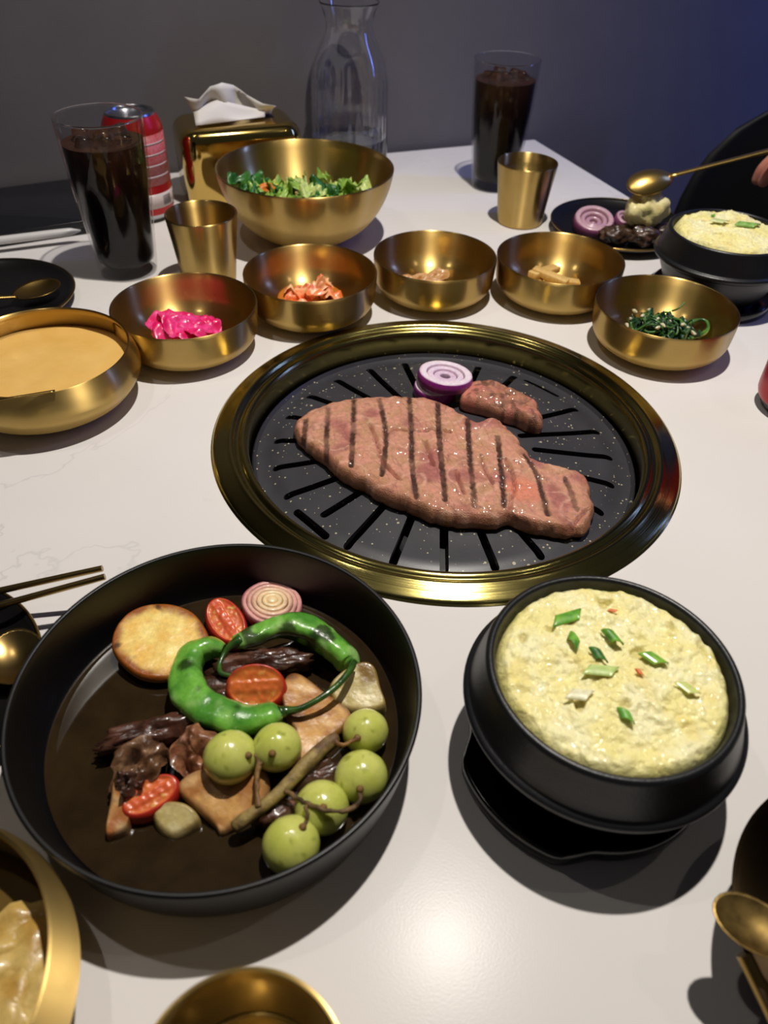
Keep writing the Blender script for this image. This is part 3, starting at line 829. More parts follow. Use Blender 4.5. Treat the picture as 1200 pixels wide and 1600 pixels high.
slab_food('mushroom_slice', [(276, 1232), (300, 1212), (340, 1204), (390, 1200), (420, 1216), (416, 1250), (392, 1268), (346, 1293), (334, 1284), (306, 1260)],
    [(278, 1234, .019), (350, 1290, .014), (415, 1220, .021)], .005, 'tan king oyster mushroom slice beside the small radish cube, shaded by grapes', 'mushroom', MU, group=GM)
RD = [lin(c) for c in ((208, 192, 136), (190, 170, 106), (134, 104, 48), (222, 212, 168))]
GR = 'radish chunks in the braise'
slab_food('radish_chunk', [(513, 1068), (535, 1048), (566, 1037), (586, 1043), (596, 1068), (604, 1094), (575, 1103), (545, 1102), (522, 1090)],
    [(515, 1065, .021), (600, 1092, .018), (575, 1040, .024)], .0145, 'seared pale radish chunk at the pepper stem tip', 'radish', RD, group=GR, edge=.0025)
slab_food('radish_chunk', [(238, 1264), (262, 1254), (290, 1257), (310, 1272), (308, 1286), (276, 1303), (256, 1300), (240, 1284)],
    [(240, 1264, .017), (310, 1275, .017), (260, 1300, .013)], .010, 'small pale radish cube below the tomato with meat on it', 'radish', RD, group=GR, edge=.0025)
slab_food('radish_chunk', [(186, 1203), (196, 1206), (200, 1232), (204, 1258), (196, 1286), (176, 1296), (160, 1297), (165, 1266), (174, 1234)],
    [(188, 1205, .0235), (165, 1295, .015), (202, 1250, .019)], .0125, 'browned radish wedge left of the meat covered tomato', 'radish', [lin((196, 150, 92)), lin((166, 104, 54)), lin((88, 52, 26)), lin((214, 190, 140))], group=GR, edge=.002)

# braised beef
BF = [lin(c) for c in ((82, 50, 37), (54, 32, 22), (116, 80, 62))]
def beef(px, py, z, rad, rot, label, seed, amp=.3, tilt=0.0, cols=BF, n=56):
    c = P(px, py, z)
    V, F, C = blob(c, rad, rot, seed, amp, 1.9, n, lambda d, p: mixc(mixc(cols[0], cols[1], .5+1.3*fr(p.x, p.y, p.z, 110)), cols[2], smooths(.25, .6, nz(p.x*.5, p.y*2, p.z, 130))), tilt, 5)
    o = wmesh('braised_beef', V, F, MT['braised'], cols=C); tag(o, label, 'beef', 'pieces of braised beef')
beef(236, 1147, .017, (.0265, .0070, .0085), R(20), 'long dark braised beef strip left of the grapes', 1.0)
beef(412, 1040, .0165, (.0270, .0085, .0090), R(7), 'long dark braised beef strip inside the curled pepper, behind the tomato', 2.1)
beef(352, 1092, .0135, (.0190, .0110, .0075), R(-12), 'braised beef piece half hidden under the curl of the pepper', 6.1)
def flap(px, py, z, rx, ry, rot, tilt, th, cols, label, seed, fold=-.3):
    c = P(px, py, z); V, F = sheet(c, rx, ry, rot, .009, seed, tilt, th, 44, fold, .08)
    V = [Vector((v.x, v.y, max(v.z, .0065))) for v in V]
    C = [mixc(mixc(cols[0], cols[1], .5+1.4*fr(v.x, v.y, v.z, 100)), cols[2], smooths(.2, .6, nz(v.x, v.y, v.z, 150))*.7) for v in V]
    o = wmesh('braised_beef', V, F, MT['braised'], cols=C); tag(o, label, 'beef', 'pieces of braised beef')
FLAPS = [(220, 1188, .0235, .0150, .0105, R(48), (.35, .2), .0055, [lin((116, 84, 58)), lin((78, 50, 32)), lin((160, 124, 94))], 'glossy brown braised beef flap resting on the tomato half', 3.3, -.5),
    (200, 1222, .0225, .0078, .0065, R(10), (.3, -.2), .0045, [lin((78, 50, 40)), lin((50, 30, 22)), lin((120, 90, 74))], 'dark braised beef scrap lying on the cut face of the tomato half', 5.3, -.4),
    (308, 1180, .0240, .0165, .0120, R(-55), (.25, .3), .0060, [lin((158, 106, 74)), lin((110, 66, 42)), lin((190, 146, 124))], 'brown braised beef flap left of the paired grapes', 4.2, -.5)]
beef(492, 1216, .0150, (.0150, .0090, .0085), R(24), 'purple brown braised beef piece under the grape stalk', 5.7)
beef(448, 1262, .0130, (.0150, .0090, .0075), R(35), 'dark braised beef piece low in the sauce below the grape stalk', 7.4)

# grapes on their stalk
gr = thing('grape_sprig', 'sprig of six green grapes on a woody stalk lying in the braise dish', 'grapes', P(470, 1220, .0095))
GCOL = [lin(c) for c in ((190, 196, 92), (206, 208, 116), (140, 146, 52))]
GP = [(360, 1183, .0275, .0126, (395, 1180)), (433, 1168, .0280, .0116, (425, 1178)), (571, 1143, .0185, .0113, (556, 1155)), (564, 1214, .0190, .0126, (562, 1238)), (503, 1262, .0200, .0123, (505, 1262)), (455, 1320, .0190, .0127, (470, 1297))]
for gx, gy, gz, rad, tip in GP:
    c = P(gx, gy, gz)
    V, F, C = blob(c, (rad*1.02, rad*.98, rad), .4, gx*.01, .02, 1.5, 40, lambda d, p: mixc(mixc(GCOL[0], GCOL[1], .5+fr(p.x, p.y, p.z, 60)), GCOL[2], smooths(.45, .62, nz(p.x, p.y, p.z, 260))*.8))
    gb = wmesh('grape', V, F, MT['grape'], gr, cols=C)
    e = P(tip[0], tip[1], gz+rad*.75)
    d = (e-c).normalized(); s = c+d*rad*.97
    V, F = tube([tuple(s-d*.0008)+(.0020,), tuple(s+d*.0010)+(.0017,), tuple(s+d*.0022)+(.0010,)], 10)
    mesh('grape_cap', V, F, MT['wood'], gb, org=gr.location, cols=[lin((122, 90, 44))]*len(V))
def stem(nm, pp, c1=(150, 128, 72), c2=(96, 70, 42), n=40):
    q = open_spline([tuple(P(x, y, z))+(r*.80,) for x, y, z, r in pp], n); V, F = tube(q, 12)
    Vn = [v+Vector((.0005, .0005, .0005))*fr(v.x, v.y, v.z, 300) for v in V]
    wmesh(nm, Vn, F, MT['wood'], gr, cols=[mixc(lin(c1), lin(c2), .5+1.2*fr(v.x, v.y, v.z, 130)) for v in V])
stem('stalk', [(367, 1292, .0180, .0036), (378, 1284, .0200, .0040), (400, 1267, .0225, .0036), (430, 1244, .0240, .0037), (460, 1214, .0255, .0039), (480, 1192, .0265, .0045), (505, 1168, .0265, .0041), (524, 1153, .0255, .0037)])
stem('twig', [(404, 1262, .0250, .0018), (402, 1238, .0265, .0013), (402, 1212, .0280, .0016), (405, 1190, .0300, .0020), (398, 1180, .0315, .0013), (386, 1176, .0330, .0015)], (128, 96, 50), (84, 54, 28))
stem('twig', [(405, 1195, .0300, .0014), (414, 1186, .0315, .0012), (424, 1180, .0340, .0015)], (128, 96, 50), (84, 54, 28))
stem('twig', [(446, 1236, .0260, .0016), (462, 1246, .0275, .0012), (482, 1256, .0300, .0013), (505, 1265, .0325, .0013), (530, 1268, .0315, .0013), (552, 1262, .0300, .0016), (562, 1252, .0285, .0013), (563, 1240, .0280, .0015)], (118, 92, 52), (60, 40, 24))
stem('twig', [(478, 1258, .0310, .0012), (481, 1272, .0305, .0011), (478, 1284, .0290, .0010), (471, 1296, .0285, .0013)], (118, 92, 52), (60, 40, 24))
stem('twig', [(520, 1156, .0265, .0018), (534, 1164, .0270, .0014), (546, 1160, .0275, .0012), (556, 1155, .0270, .0014)], (150, 106, 52), (96, 60, 30))

# ------------------------------------------------------------------ stone pots
PC = Vector((.108, .2160, 0))
def make_pot(loc, label, lab2):
    V, F = lathe(smooth_prof([(0, .0078), (.040, .0072), (.0445, .0078), (.049, .014), (.0545, .026), (.0585, .035), (.0610, .0415), (.0640, .0430), (.0660, .0438), (.0669, .0452), (.0668, .0470), (.0658, .0480), (.0646, .0486), (.0636, .0500), (.0610, .0595),
        (.0590, .0668), (.0586, .0685), (.0576, .0698), (.0562, .0702), (.0549, .0694), (.0541, .0670), (.0532, .058), (.050, .035), (.042, .0165), (.03, .0125), (0, .012)], 2), 128)
    V = [(x, y, z) for x, y, z in V]
    if 'pot' not in BM:
        o = mesh('stone_pot', V, F, MT['stoneware'], sharp=55); BM['pot'] = o.data
    else: o = new_obj('stone_pot', BM['pot'])
    o.location = loc; tag(o, label, 'pot', 'black stoneware egg pots')
    # trivet with two ears
    if 'trivet' not in BM:
        n = 128; V, F = [], []
        def rad(a):
            e = 0
            for c0 in (R(-138), R(42)):
                d = abs((a-c0+PI) % (2*PI)-PI); e = max(e, 1-smooths(R(24), R(44), d))
            return .0600+.0075*e
        rings = [(.95, .0), (.985, .0008), (1.0, .004), (1.0, .0100), (.985, .0112), (.965, .0110), (.945, .0085), (.93, .0072), (.6, .0070)]
        for s, z in rings:
            for k in range(n):
                a = 2*PI*k/n; r_ = rad(a)*s if s > .9 else .045*s/.6
                V.append((r_*math.cos(a), r_*math.sin(a), z))
        for i in range(len(rings)-1):
            for k in range(n): F.append((i*n+k, i*n+(k+1) % n, (i+1)*n+(k+1) % n, (i+1)*n+k))
        F.append(tuple(reversed(range(n)))); F.append(tuple((len(rings)-1)*n+k for k in range(n)))
        o = mesh('pot_trivet', V, F, MT['melamine'], sharp=60); BM['trivet'] = o.data
    else: o = new_obj('pot_trivet', BM['trivet'])
    o.location = loc; tag(o, lab2, 'trivet', 'black pot trivets')
make_pot(PC, 'black stoneware pot of steamed egg nearest the viewer', 'black melamine trivet with ears under the near egg pot')
PC2 = Vector((.3290, .7450, 0))
make_pot(PC2, 'black stoneware pot of steamed egg at the far right beside the spinach bowl', 'black melamine trivet under the far egg pot')
EG = [lin(c) for c in ((246, 234, 158), (252, 244, 192), (238, 218, 128))]
def steamed_egg(loc, label, seed, lift=0.0):
    out = ell(loc.x, loc.y, .0536, .0536, 0, 40, .012, seed)
    def col(x, y, d, top):
        f = fr(x, y, seed, 55); c = mixc(EG[0], EG[1], .5+1.3*f)
        c = mixc(c, EG[2], smooths(.15, .55, nz(x, y, seed+3, 70))*.55)
        c = mixc(c, lin((206, 200, 110)), (1-smooths(.001, .006, d))*.5)
        return mixc(c, lin((170, 156, 60)), smooths(.45, .62, nz(x, y, seed+8, 95))*.6)
    def nzf(x, y, d):
        e = smooths(.0, .008, d); k = nz(x, y, seed+8, 95)
        return .0026*fr(x, y, seed, 42)+.0022*abs(fr(x, y, seed+5, 120))+.0010*fr(x, y, seed+6, 330)-.003*smooths(.45, .62, k)+lift*e+.0030*(1-smooths(0, .006, d))*nz(x, y, seed+2, 200)
    V, F, C = patty(out, lambda x, y: .050, lambda x, y: .0172+.0022*(1-(math.hypot(x-loc.x, y-loc.y)/.052)**2), 260, 70, .005, col, nzf, ctr=(loc.x, loc.y), under=.97)
    o = wmesh('steamed_egg', V, F, MT['egg'], cols=C); tag(o, label, 'egg')
steamed_egg(PC, 'fluffy pale yellow steamed egg filling the near black pot', 1.0)
steamed_egg(PC2, 'fluffy pale yellow steamed egg domed above the far black pot', 4.0, .003)
GREEN = [lin(c) for c in ((120, 180, 60), (62, 132, 40), (176, 206, 120))]
def egg_z(x, y, c): return .0700+.0020*(1-(math.hypot(x-c.x, y-c.y)/.052)**2)
def scallion(px, py, L, wd, rot, label, cols=GREEN, curl=.6, hollow=True, c=PC, up=0.0, cat='scallion', name='scallion_piece', grp='scallion pieces on the steamed egg'):
    p = P(px, py, .0705); z = egg_z(p.x, p.y, c)-.0002+up
    V, F, C = [], [], []; n = 14; m = 8
    ax = Vector((math.cos(rot), math.sin(rot), 0)); nn = Vector((-ax.y, ax.x, 0))
    for s in (1.0, .72):                       # outer and inner skin of a slanted cut leaf
        for i in range(m+1):
            u = i/m-.5
            for k in range(n+1):
                a = PI*(k/n)*1.15-.22
                off = u*L+.35*wd*math.cos(a)*(1 if abs(u) > .3 else .6)
                q = Vector((p.x, p.y, z))+ax*off+nn*math.cos(a)*wd*.5*s+Vector((0, 0, 1))*(math.sin(a)*wd*.5*curl*s)
                V.append(q); C.append(mixc(cols[0] if s == 1 else cols[2], cols[1], .35+.9*nz(q.x, q.y, 0, 300)))
    st = (m+1)*(n+1)
    for i in range(m):
        for k in range(n):
            A = i*(n+1)+k; F.append((A, A+1, A+n+2, A+n+1)); B = st+A; F.append((B, B+n+1, B+n+2, B+1))
    for i in range(m):
        for k in (0, n):
            A = i*(n+1)+k; F.append((A, A+n+1, st+A+n+1, st+A))
    for i in (0, m):
        for k in range(n):
            A = i*(n+1)+k; F.append((A, st+A, st+A+1, A+1))
    o = wmesh(name, V, F, MT['veg'], cols=C); tag(o, label, cat, grp)
scallion(886, 966, .0145, .0062, R(22), 'largest slanted scallion piece near the back of the near egg', curl=.35)
scallion(895, 1004, .0050, .0062, R(65), 'small curled scallion ring left of the upright green piece', curl=.9)
scallion(956, 998, .0080, .0050, R(-65), 'upright dark green scallion piece behind the middle of the near egg', [lin((104, 166, 56)), lin((50, 116, 38)), lin((150, 190, 90))], curl=.8)
scallion(934, 1026, .0070, .0048, R(-72), 'dark frilly scallion piece in the middle of the near egg', [lin((66, 130, 50)), lin((34, 92, 36)), lin((110, 170, 80))], curl=.7)
scallion(938, 1050, .0130, .0060, R(-4), 'pale green scallion slice just in front of the dark middle piece', [lin((200, 216, 140)), lin((170, 200, 110)), lin((220, 228, 170))], curl=.3)
scallion(1020, 1031, .0085, .0060, R(-45), 'bright scallion piece right of the carrot bit', [lin((140, 190, 70)), lin((84, 150, 44)), lin((180, 206, 110))], curl=.4)
scallion(977, 1120, .0055, .0050, R(-80), 'small scallion piece at the front of the near egg', [lin((110, 176, 66)), lin((60, 130, 44)), lin((170, 205, 120))], curl=.7)
scallion(905, 1087, .0090, .0060, R(-5), 'whitish scallion stem slice left of the front green piece', [lin((238, 232, 196)), lin((226, 220, 176)), lin((240, 238, 210))], curl=.35)
scallion(1074, 1076, .0075, .0050, R(-50), 'pale green scallion sliver near the right side of the near egg', [lin((206, 214, 128)), lin((190, 204, 110)), lin((226, 226, 150))], curl=.25)
CAR = [lin((232, 110, 52)), lin((214, 90, 40)), lin((240, 140, 80))]
scallion(998, 1053, .0030, .0022, R(-70), 'small orange carrot bit right of the middle scallion', CAR, .8, cat='carrot', name='carrot_bit', grp='carrot bits')
scallion(957, 955, .0042, .0018, R(-10), 'tiny orange carrot sliver near the back of the near egg', CAR, .6, cat='carrot', name='carrot_bit', grp='carrot bits')
scallion(1166, 358, .0180, .0095, R(-15), 'larger green scallion cluster on the far egg', [lin((150, 190, 100)), lin((90, 150, 60)), lin((210, 220, 160))], .5, c=PC2, up=.003)
scallion(1122, 352, .0130, .0080, R(-20), 'whitish scallion slice left on the far egg', [lin((214, 218, 160)), lin((180, 200, 120)), lin((230, 230, 190))], .35, c=PC2, up=.003)
scallion(1112, 343, .0050, .0040, R(30), 'tiny green scallion tip at the back of the far egg', GREEN, .6, c=PC2, up=.003)

# ------------------------------------------------------------------ side dishes and folded pieces
def sheet(c, rx, ry, rot, amp, seed, tilt=(0, 0), th=.0009, n=26, fold=.0, lobes=0.0):
    """crumpled thin leaf or slice with thickness"""
    V, F = [], []; m = 9
    E = Matrix.Rotation(rot, 3, 'Z') @ Matrix.Rotation(tilt[0], 3, 'X') @ Matrix.Rotation(tilt[1], 3, 'Y')
    for side in (1, -1):
        for j in range(m+1):
            t_ = j/m
            for k in range(n):
                a = 2*PI*k/n; lo = 1+lobes*math.sin(5*a+seed*3)+lobes*.8*math.sin(9*a+seed)
                x, y = rx*t_*math.cos(a)*lo, ry*t_*math.sin(a)*lo
                z = amp*fr(x/rx+seed, y/ry-seed, seed, 1.3, 3)+fold*(x/rx)**2*rx+side*th/2*(1-t_**6)
                V.append(Vector(c)+E @ Vector((x, y, z)))
    s = (m+1)*n
    for b, fl in ((0, 0), (s, 1)):
        for j in range(m):
            for k in range(n):
                k2 = (k+1) % n; q = (b+j*n+k, b+(j+1)*n+k, b+(j+1)*n+k2, b+j*n+k2); F.append(tuple(reversed(q)) if fl else q)
    for k in range(n):
        k2 = (k+1) % n; F.append((m*n+k, s+m*n+k, s+m*n+k2, m*n+k2))
    return V, F
def clampbowl(V, c, prof):
    """keep a piece inside a bowl: prof(r) = height of the inner surface"""
    out = []
    for v in V:
        r = math.hypot(v.x-c[0], v.y-c[1]); z0 = prof(r)
        out.append(Vector((v.x, v.y, max(v.z, z0+.0003))))
    return out
def dish_in(r): return .0048+.0018*smooths(.03, .048, r)+.010*smooths(.046, .0585, r)
for a_ in FLAPS: flap(*a_)
# magenta radish heap
rc = P(285, 505, .022)
for i in range(9):
    a = i*2.4; q = .0115*math.sqrt(i/9)*1.5
    c = (rc.x+q*math.cos(a)*1.3, rc.y+.002+q*math.sin(a)*.75, .0135+.0095*(1-i/11)+.001*(i % 3))
    if i == 0: c = (rc.x, rc.y, .0175)
    V, F = sheet(c, .0205-.0007*i, .0165, a, .0075, i*1.7+.3, (.35*math.sin(a), .35*math.cos(a)), .0024, 48, -.35)
    V = clampbowl(V, LOC['pink'], dish_in)
    cols = [mixc(lin((226, 20, 100)), lin((246, 74, 146)), .40+1.1*fr(v.x, v.y, v.z, 90)) for v in V]
    o = wmesh('pickled_radish_slice', V, F, MT['veg'], cols=cols); tag(o, 'thin magenta pickled radish slice heaped in the brass bowl', 'pickle', 'magenta pickled radish slices')
V, F, C = blob((rc.x, rc.y+.001, .0118), (.0255, .0195, .0140), .2, 3.3, .22, 1.6, 64, lambda d, p: mixc(lin((222, 20, 106)), lin((242, 76, 150)), .5+1.2*fr(p.x, p.y, p.z, 80)))
V = clampbowl(V, LOC['pink'], dish_in); o = wmesh('pickled_radish_mound', V, F, MT['veg'], cols=C); tag(o, 'mound of magenta pickle filling the middle of the heap', 'pickle')
liquid('pickle_juice', 'red juice pooled round the magenta pickles', 'juice', (rc.x+.004, rc.y+.002, 0), .030, .0066, plain('pickle_juice', (150, 8, 36), .08))
# kimchi
kc = P(490, 448, .018)
KC = [lin(c) for c in ((240, 120, 56), (252, 200, 150), (222, 80, 34))]
KL = ['front fold of orange kimchi cabbage', 'pale ribbed kimchi piece in the middle of the heap', 'pointed kimchi leaf standing highest', 'flat kimchi piece at the left of the heap', 'kimchi piece at the right of the heap', 'kimchi leaf lying at the back of the heap']
for i, (dx, dy, z, rx, ry, rot, tl) in enumerate([(-.008, -.008, .012, .020, .010, .2, .3), (.006, -.003, .0165, .016, .0095, .5, -.4), (.010, .004, .0215, .012, .008, 1.0, .6), (-.017, .000, .0105, .014, .009, 2.8, .3), (.017, -.002, .0120, .013, .010, -.5, -.35), (-.001, .007, .0145, .020, .010, .15, -.5)]):
    V, F = sheet((kc.x+dx, kc.y+dy, z), rx, ry, rot, .010, i*2.1, (tl, .2*math.sin(i)), .0035, 30, -.3)
    V = clampbowl(V, LOC['kim'], dish_in)
    C = [mixc(mixc(KC[0], KC[1], .35+1.5*fr(v.x, v.y, v.z, 85)), KC[2], smooths(.1, .5, nz(v.x, v.y, v.z, 170))) for v in V]
    o = wmesh('kimchi_piece', V, F, MT['food'], cols=C); tag(o, KL[i], 'kimchi', 'kimchi in the brass bowl')
liquid('kimchi_juice', 'thin orange kimchi juice in the brass bowl', 'juice', (kc.x-.004, kc.y+.002, 0), .032, .0064, plain('kimchi_juice', (186, 112, 40), .1))
# tan slices and pale strips
FC = [lin(c) for c in ((206, 160, 108), (186, 136, 80), (150, 98, 52), (222, 184, 136))]
for i, (x0, y0, x1, y1, lb) in enumerate([(625, 432, 652, 440, 'tan braised slice at the left of the bowl between kimchi and pale strips'), (640, 436, 668, 442, 'tan braised slice in the middle of the bowl between kimchi and pale strips'), (672, 432, 694, 440, 'reddish tan braised slice at the right of the bowl between kimchi and pale strips')]):
    a, b = P(x0, y0, .015), P(x1, y1, .013); m = (a+b)/2
    V, F = sheet((m.x, m.y+.004, .0115+.002*i), .0150, .0085, .3*i, .004, i+.5, (.25, -.1), .0032, 24)
    V = clampbowl(V, LOC['third'], dish_in)
    o = wmesh('braised_slice', V, F, MT['food'], cols=[mixc(FC[0], FC[1], .5+fr(v.x, v.y, v.z, 120)) for v in V]); tag(o, lb, 'side dish', 'tan braised slices')
ST = [lin(c) for c in ((226, 190, 122), (206, 164, 92))]
for i, (x0, y0, x1, y1, z, lb) in enumerate([(832, 432, 868, 420, .017, 'pale yellow strip at the back of the strip heap'), (836, 424, 884, 442, .019, 'pale yellow strip lying on top of the strip heap'), (850, 438, 902, 444, .0125, 'pale yellow strip at the front right of the strip heap'), (828, 436, 872, 446, .0115, 'pale yellow strip at the front left of the strip heap')]):
    a, b = P(x0, y0, z), P(x1, y1, z-.003); d = b-a
    V, F = box(0, 0, -.003, d.length*1.12, .0115, .0062, .0012, 0)
    an = math.atan2(d.y, d.x); M3 = Matrix.Translation((a+b)/2+Vector((0, 0, .001))) @ Matrix.Rotation(an, 4, 'Z') @ Matrix.Rotation(R(6), 4, 'Y')
    V = [M3 @ Vector(v) for v in V]; lo = min(v.z-dish_in(math.hypot(v.x-LOC['fourth'][0], v.y-LOC['fourth'][1])) for v in V)
    if lo < .0003: V = [v+Vector((0, 0, .0003-lo)) for v in V]
    o = wmesh('pickle_strip', V, F, MT['food'], cols=[mixc(ST[0], ST[1], .5+nz(v.x, v.y, v.z, 160)) for v in V], sharp=40); tag(o, lb, 'side dish', 'pale yellow strips')
# spinach: a tangle of wilted leaves and stems
SP = [lin(c) for c in ((24, 66, 30), (12, 40, 24), (70, 118, 44))]
sc0 = P(1035, 512, .016)
V, F, C = [], [], []
def add_to(v, f, c):
    b = len(V); V.extend(v); F.extend([tuple(b+i for i in q) for q in f]); C.extend(c)
rnd = random.Random(5)
for i in range(46):
    a = rnd.random()*2*PI; q = math.sqrt(rnd.random()); x = sc0.x+.0300*q*math.cos(a); y = sc0.y+.004+.0215*q*math.sin(a)
    z = .0085+.013*(1-q*q)*rnd.uniform(.55, 1.05)
    v, f = sheet((x, y, z), rnd.uniform(.007, .0125), rnd.uniform(.004, .0065), rnd.random()*PI, .010, i*1.31, (rnd.uniform(-.7, .7), rnd.uniform(-.5, .5)), .0007, 16, rnd.uniform(-.5, .3))
    v = clampbowl(v, LOC['spin'], dish_in); k = rnd.random()
    add_to(v, f, [mixc(mixc(SP[0], SP[1], k), SP[2], smooths(.1, .6, nz(p.x, p.y, p.z, 150))*.5) for p in v])
for i in range(26):
    a = rnd.random()*2*PI; x = sc0.x+.022*math.cos(a)*rnd.random(); y = sc0.y+.004+.015*math.sin(a)*rnd.random(); pts = []
    for s in range(5):
        u = s/4*rnd.uniform(1.5, 3.2)+a; pts.append((x+.010*math.cos(u), y+.009*math.sin(u), .014+.010*rnd.random(), .0011))
    if i == 0: pts = [tuple(P(*p))+(.0009,) for p in ((1050, 486, .022), (1060, 482, .026), (1070, 473, .030))]
    if i in (1, 2): pts = [tuple(P(*p))+(.0014,) for p in ((1070, 500+4*i, .014), (1098, 499, .016), (1107, 510, .014), (1100, 525-3*i, .011), (1075, 530, .010))]
    v, f = tube(open_spline(pts, 16), 7); v = clampbowl(v, LOC['spin'], dish_in)
    add_to(v, f, [mixc(lin((78, 128, 50)), SP[0], .4+nz(p.x, p.y, p.z, 120)) for p in v])
o = wmesh('seasoned_spinach', V, F, MT['leaf'], cols=C); tag(o, 'tangle of dark green seasoned spinach in a brass bowl', 'spinach', kind='stuff')
SB = [(1014, 484), (1028, 498), (992, 486), (985, 498), (1004, 493), (1036, 508), (1046, 502), (1067, 507), (1083, 520), (1074, 512), (1028, 512), (980, 508)]
V, F, C = [], [], []
for i, (x, y) in enumerate(SB):
    c = P(x, y, .0225 if 995 < x < 1070 else .018); v, f, cc = blob(c, (.0017+.0010*(i % 3), .0016, .0014), i, i*.7, .45, 2, 14, lambda d, p: lin((206, 200, 166))); add_to(v, f, cc)
o = wmesh('garlic_bits', V, F, MT['veg'], cols=C); tag(o, 'white minced garlic bits sprinkled on the spinach', 'garlic', kind='stuff')
# salad
def mix_in(r): return .003+.0785*(1-math.sqrt(max(0, 1-(min(r, .094)/.0955)**2)))
SL = [[lin(c) for c in q] for q in (((52, 118, 44), (28, 82, 30)), ((150, 186, 78), (112, 156, 52)), ((196, 210, 128), (160, 190, 92)))]
sl = [(378, 288, 0, .055), (392, 296, 0, .050), (408, 284, 0, .052), (402, 300, 1, .046), (430, 304, 1, .044), (452, 296, 1, .047), (470, 304, 2, .043), (485, 296, 0, .047), (505, 303, 0, .045), (520, 300, 0, .046), (498, 306, 2, .042), (536, 303, 1, .044),
    (552, 294, 1, .048), (566, 297, 2, .046), (424, 296, 0, .046), (460, 290, 2, .042), (530, 290, 2, .040), (500, 288, 1, .038), (440, 288, 1, .038)]
for i, (x, y, k, z) in enumerate(sl):
    c = P(x, y, z)
    V, F = sheet(c, .0165, .0125, i*1.9, .018, i*.83, (.5*math.sin(i*2.2), .5*math.cos(i*1.3)), .0008, 30, -.2, .10)
    V = clampbowl(V, LOC['salad'], mix_in)
    lb = ('dark green', 'light green', 'pale yellow green')[k]
    o = wmesh('salad_leaf', V, F, MT['leaf'], cols=[mixc(SL[k][0], SL[k][1], .5+1.2*fr(v.x, v.y, v.z, 90)) for v in V])
    tag(o, lb+' torn salad leaf in the deep brass bowl', 'lettuce', lb+' salad leaves')
V, F, C = blob((LOC['salad'][0], LOC['salad'][1], .026), (.062, .062, .018), 0, 2.0, .25, 3.0, 60, lambda d, p: mixc(SL[1][0], SL[0][1], .5+1.2*fr(p.x, p.y, p.z, 60)))
V = clampbowl(V, LOC['salad'], mix_in)
o = wmesh('shredded_salad', V, F, MT['leaf'], cols=C); tag(o, 'bed of shredded greens under the salad leaves', 'salad', kind='stuff')
V, F = sheet(P(418, 292, .054), .0095, .0050, .4, .003, 2, (.8, .3), .0015, 20); o = wmesh('carrot_slice', V, F, MT['food'], cols=[lin((222, 124, 50))]*len(V)); tag(o, 'orange carrot slice among the salad leaves', 'carrot')

# pieces in the broth bowl
for i, (x, y, rx, ry, rot, lb) in enumerate([(22, 1470, .020, .014, .6, 'pale slice floating at the back of the broth'), (18, 1530, .024, .016, 1.4, 'pale yellow slice floating in the middle of the broth'), (35, 1575, .020, .014, 2.2, 'pale ragged slice at the front of the broth')]):
    c = P(x, y, .027)
    V, F = sheet((c.x, c.y, .0262+.0006*i), rx, ry, rot, .004, i*1.3+2, (.06, .05), .0030, 30, 0, .06)
    o = wmesh('radish_slice', V, F, MT['food'], cols=[mixc(lin((206, 176, 104)), lin((176, 138, 66)), .5+1.4*fr(v.x, v.y, v.z, 80)) for v in V]); tag(o, lb, 'radish', 'slices in the pale broth')

# ------------------------------------------------------------------ cola glasses
def cola_glass(loc, lbg, lbc, seed, label_ice):
    t = thing('tumbler', lbg, 'glass', loc, group='tall cola glasses')
    H = .150
    flute = lambda a, z: (.012*math.cos(10*a) if .022 < z < .088 else 0)
    outer = [(0, .0), (.026, 0), (.0285, .0012), (.0296, .005), (.0312, .022), (.0348, .060), (.0372, .086), (.0380, .094), (.0392, .120), (.0404, .1485)]
    rim = [(.0402, .1500), (.0392, .1501)]
    inner = [(.0384, .1480), (.0372, .120), (.0359, .094), (.0350, .086), (.0322, .060), (.0292, .022), (.0280, .0145), (.025, .0115), (0, .011)]
    V, F = lathe(outer+rim+inner, 80, wob=flute); mesh('glass_wall', V, F, MT['thinglass'], t, sharp=60)
    V, F = lathe([(.0398+.0009*math.cos(k*PI/5), .1497+.0009*math.sin(k*PI/5)) for k in range(10)], 80, True); mesh('rim', V, F, MT['glass'], t)
    c = thing('cola', lbc, 'cola', loc)
    lv = .128
    liq = [(0, .0116), (.0245, .0120), (.0275, .0148), (.0287, .022), (.0317, .060), (.0345, .086), (.0354, .094), (.0367, .118), (.0372, lv), (.03, lv-.0006), (0, lv-.0006)]
    V, F = lathe(liq, 80, wob=flute); mesh('drink', V, F, MT['cola'], c, sharp=60)
    rnd = random.Random(seed)
    for i in range(6):
        a = i*1.05+seed; q = .020 if i else 0
        V, F = box(0, 0, -.008, .016, .016, .015, .003)
        M3 = Matrix.Translation((loc[0]+q*math.cos(a), loc[1]+q*math.sin(a), lv+.0005+.002*(i % 2))) @ Matrix.Rotation(rnd.random()*3, 4, 'Z') @ Matrix.Rotation(rnd.uniform(-.6, .6), 4, 'X')
        o = wmesh('ice_cube', [M3 @ Vector(v) for v in V], F, MT['ice']); tag(o, label_ice, 'ice', label_ice)
cola_glass((-.2770, .7620, 0), 'tall fluted glass of iced cola beside the red can', 'dark iced cola in the glass beside the red can', 2, 'ice cube floating in the cola beside the red can')
cola_glass((.1310, 1.0540, 0), 'tall fluted glass of cola standing far back by the brass cup', 'dark cola in the far glass by the brass cup', 5, 'ice cube floating in the far glass of cola')

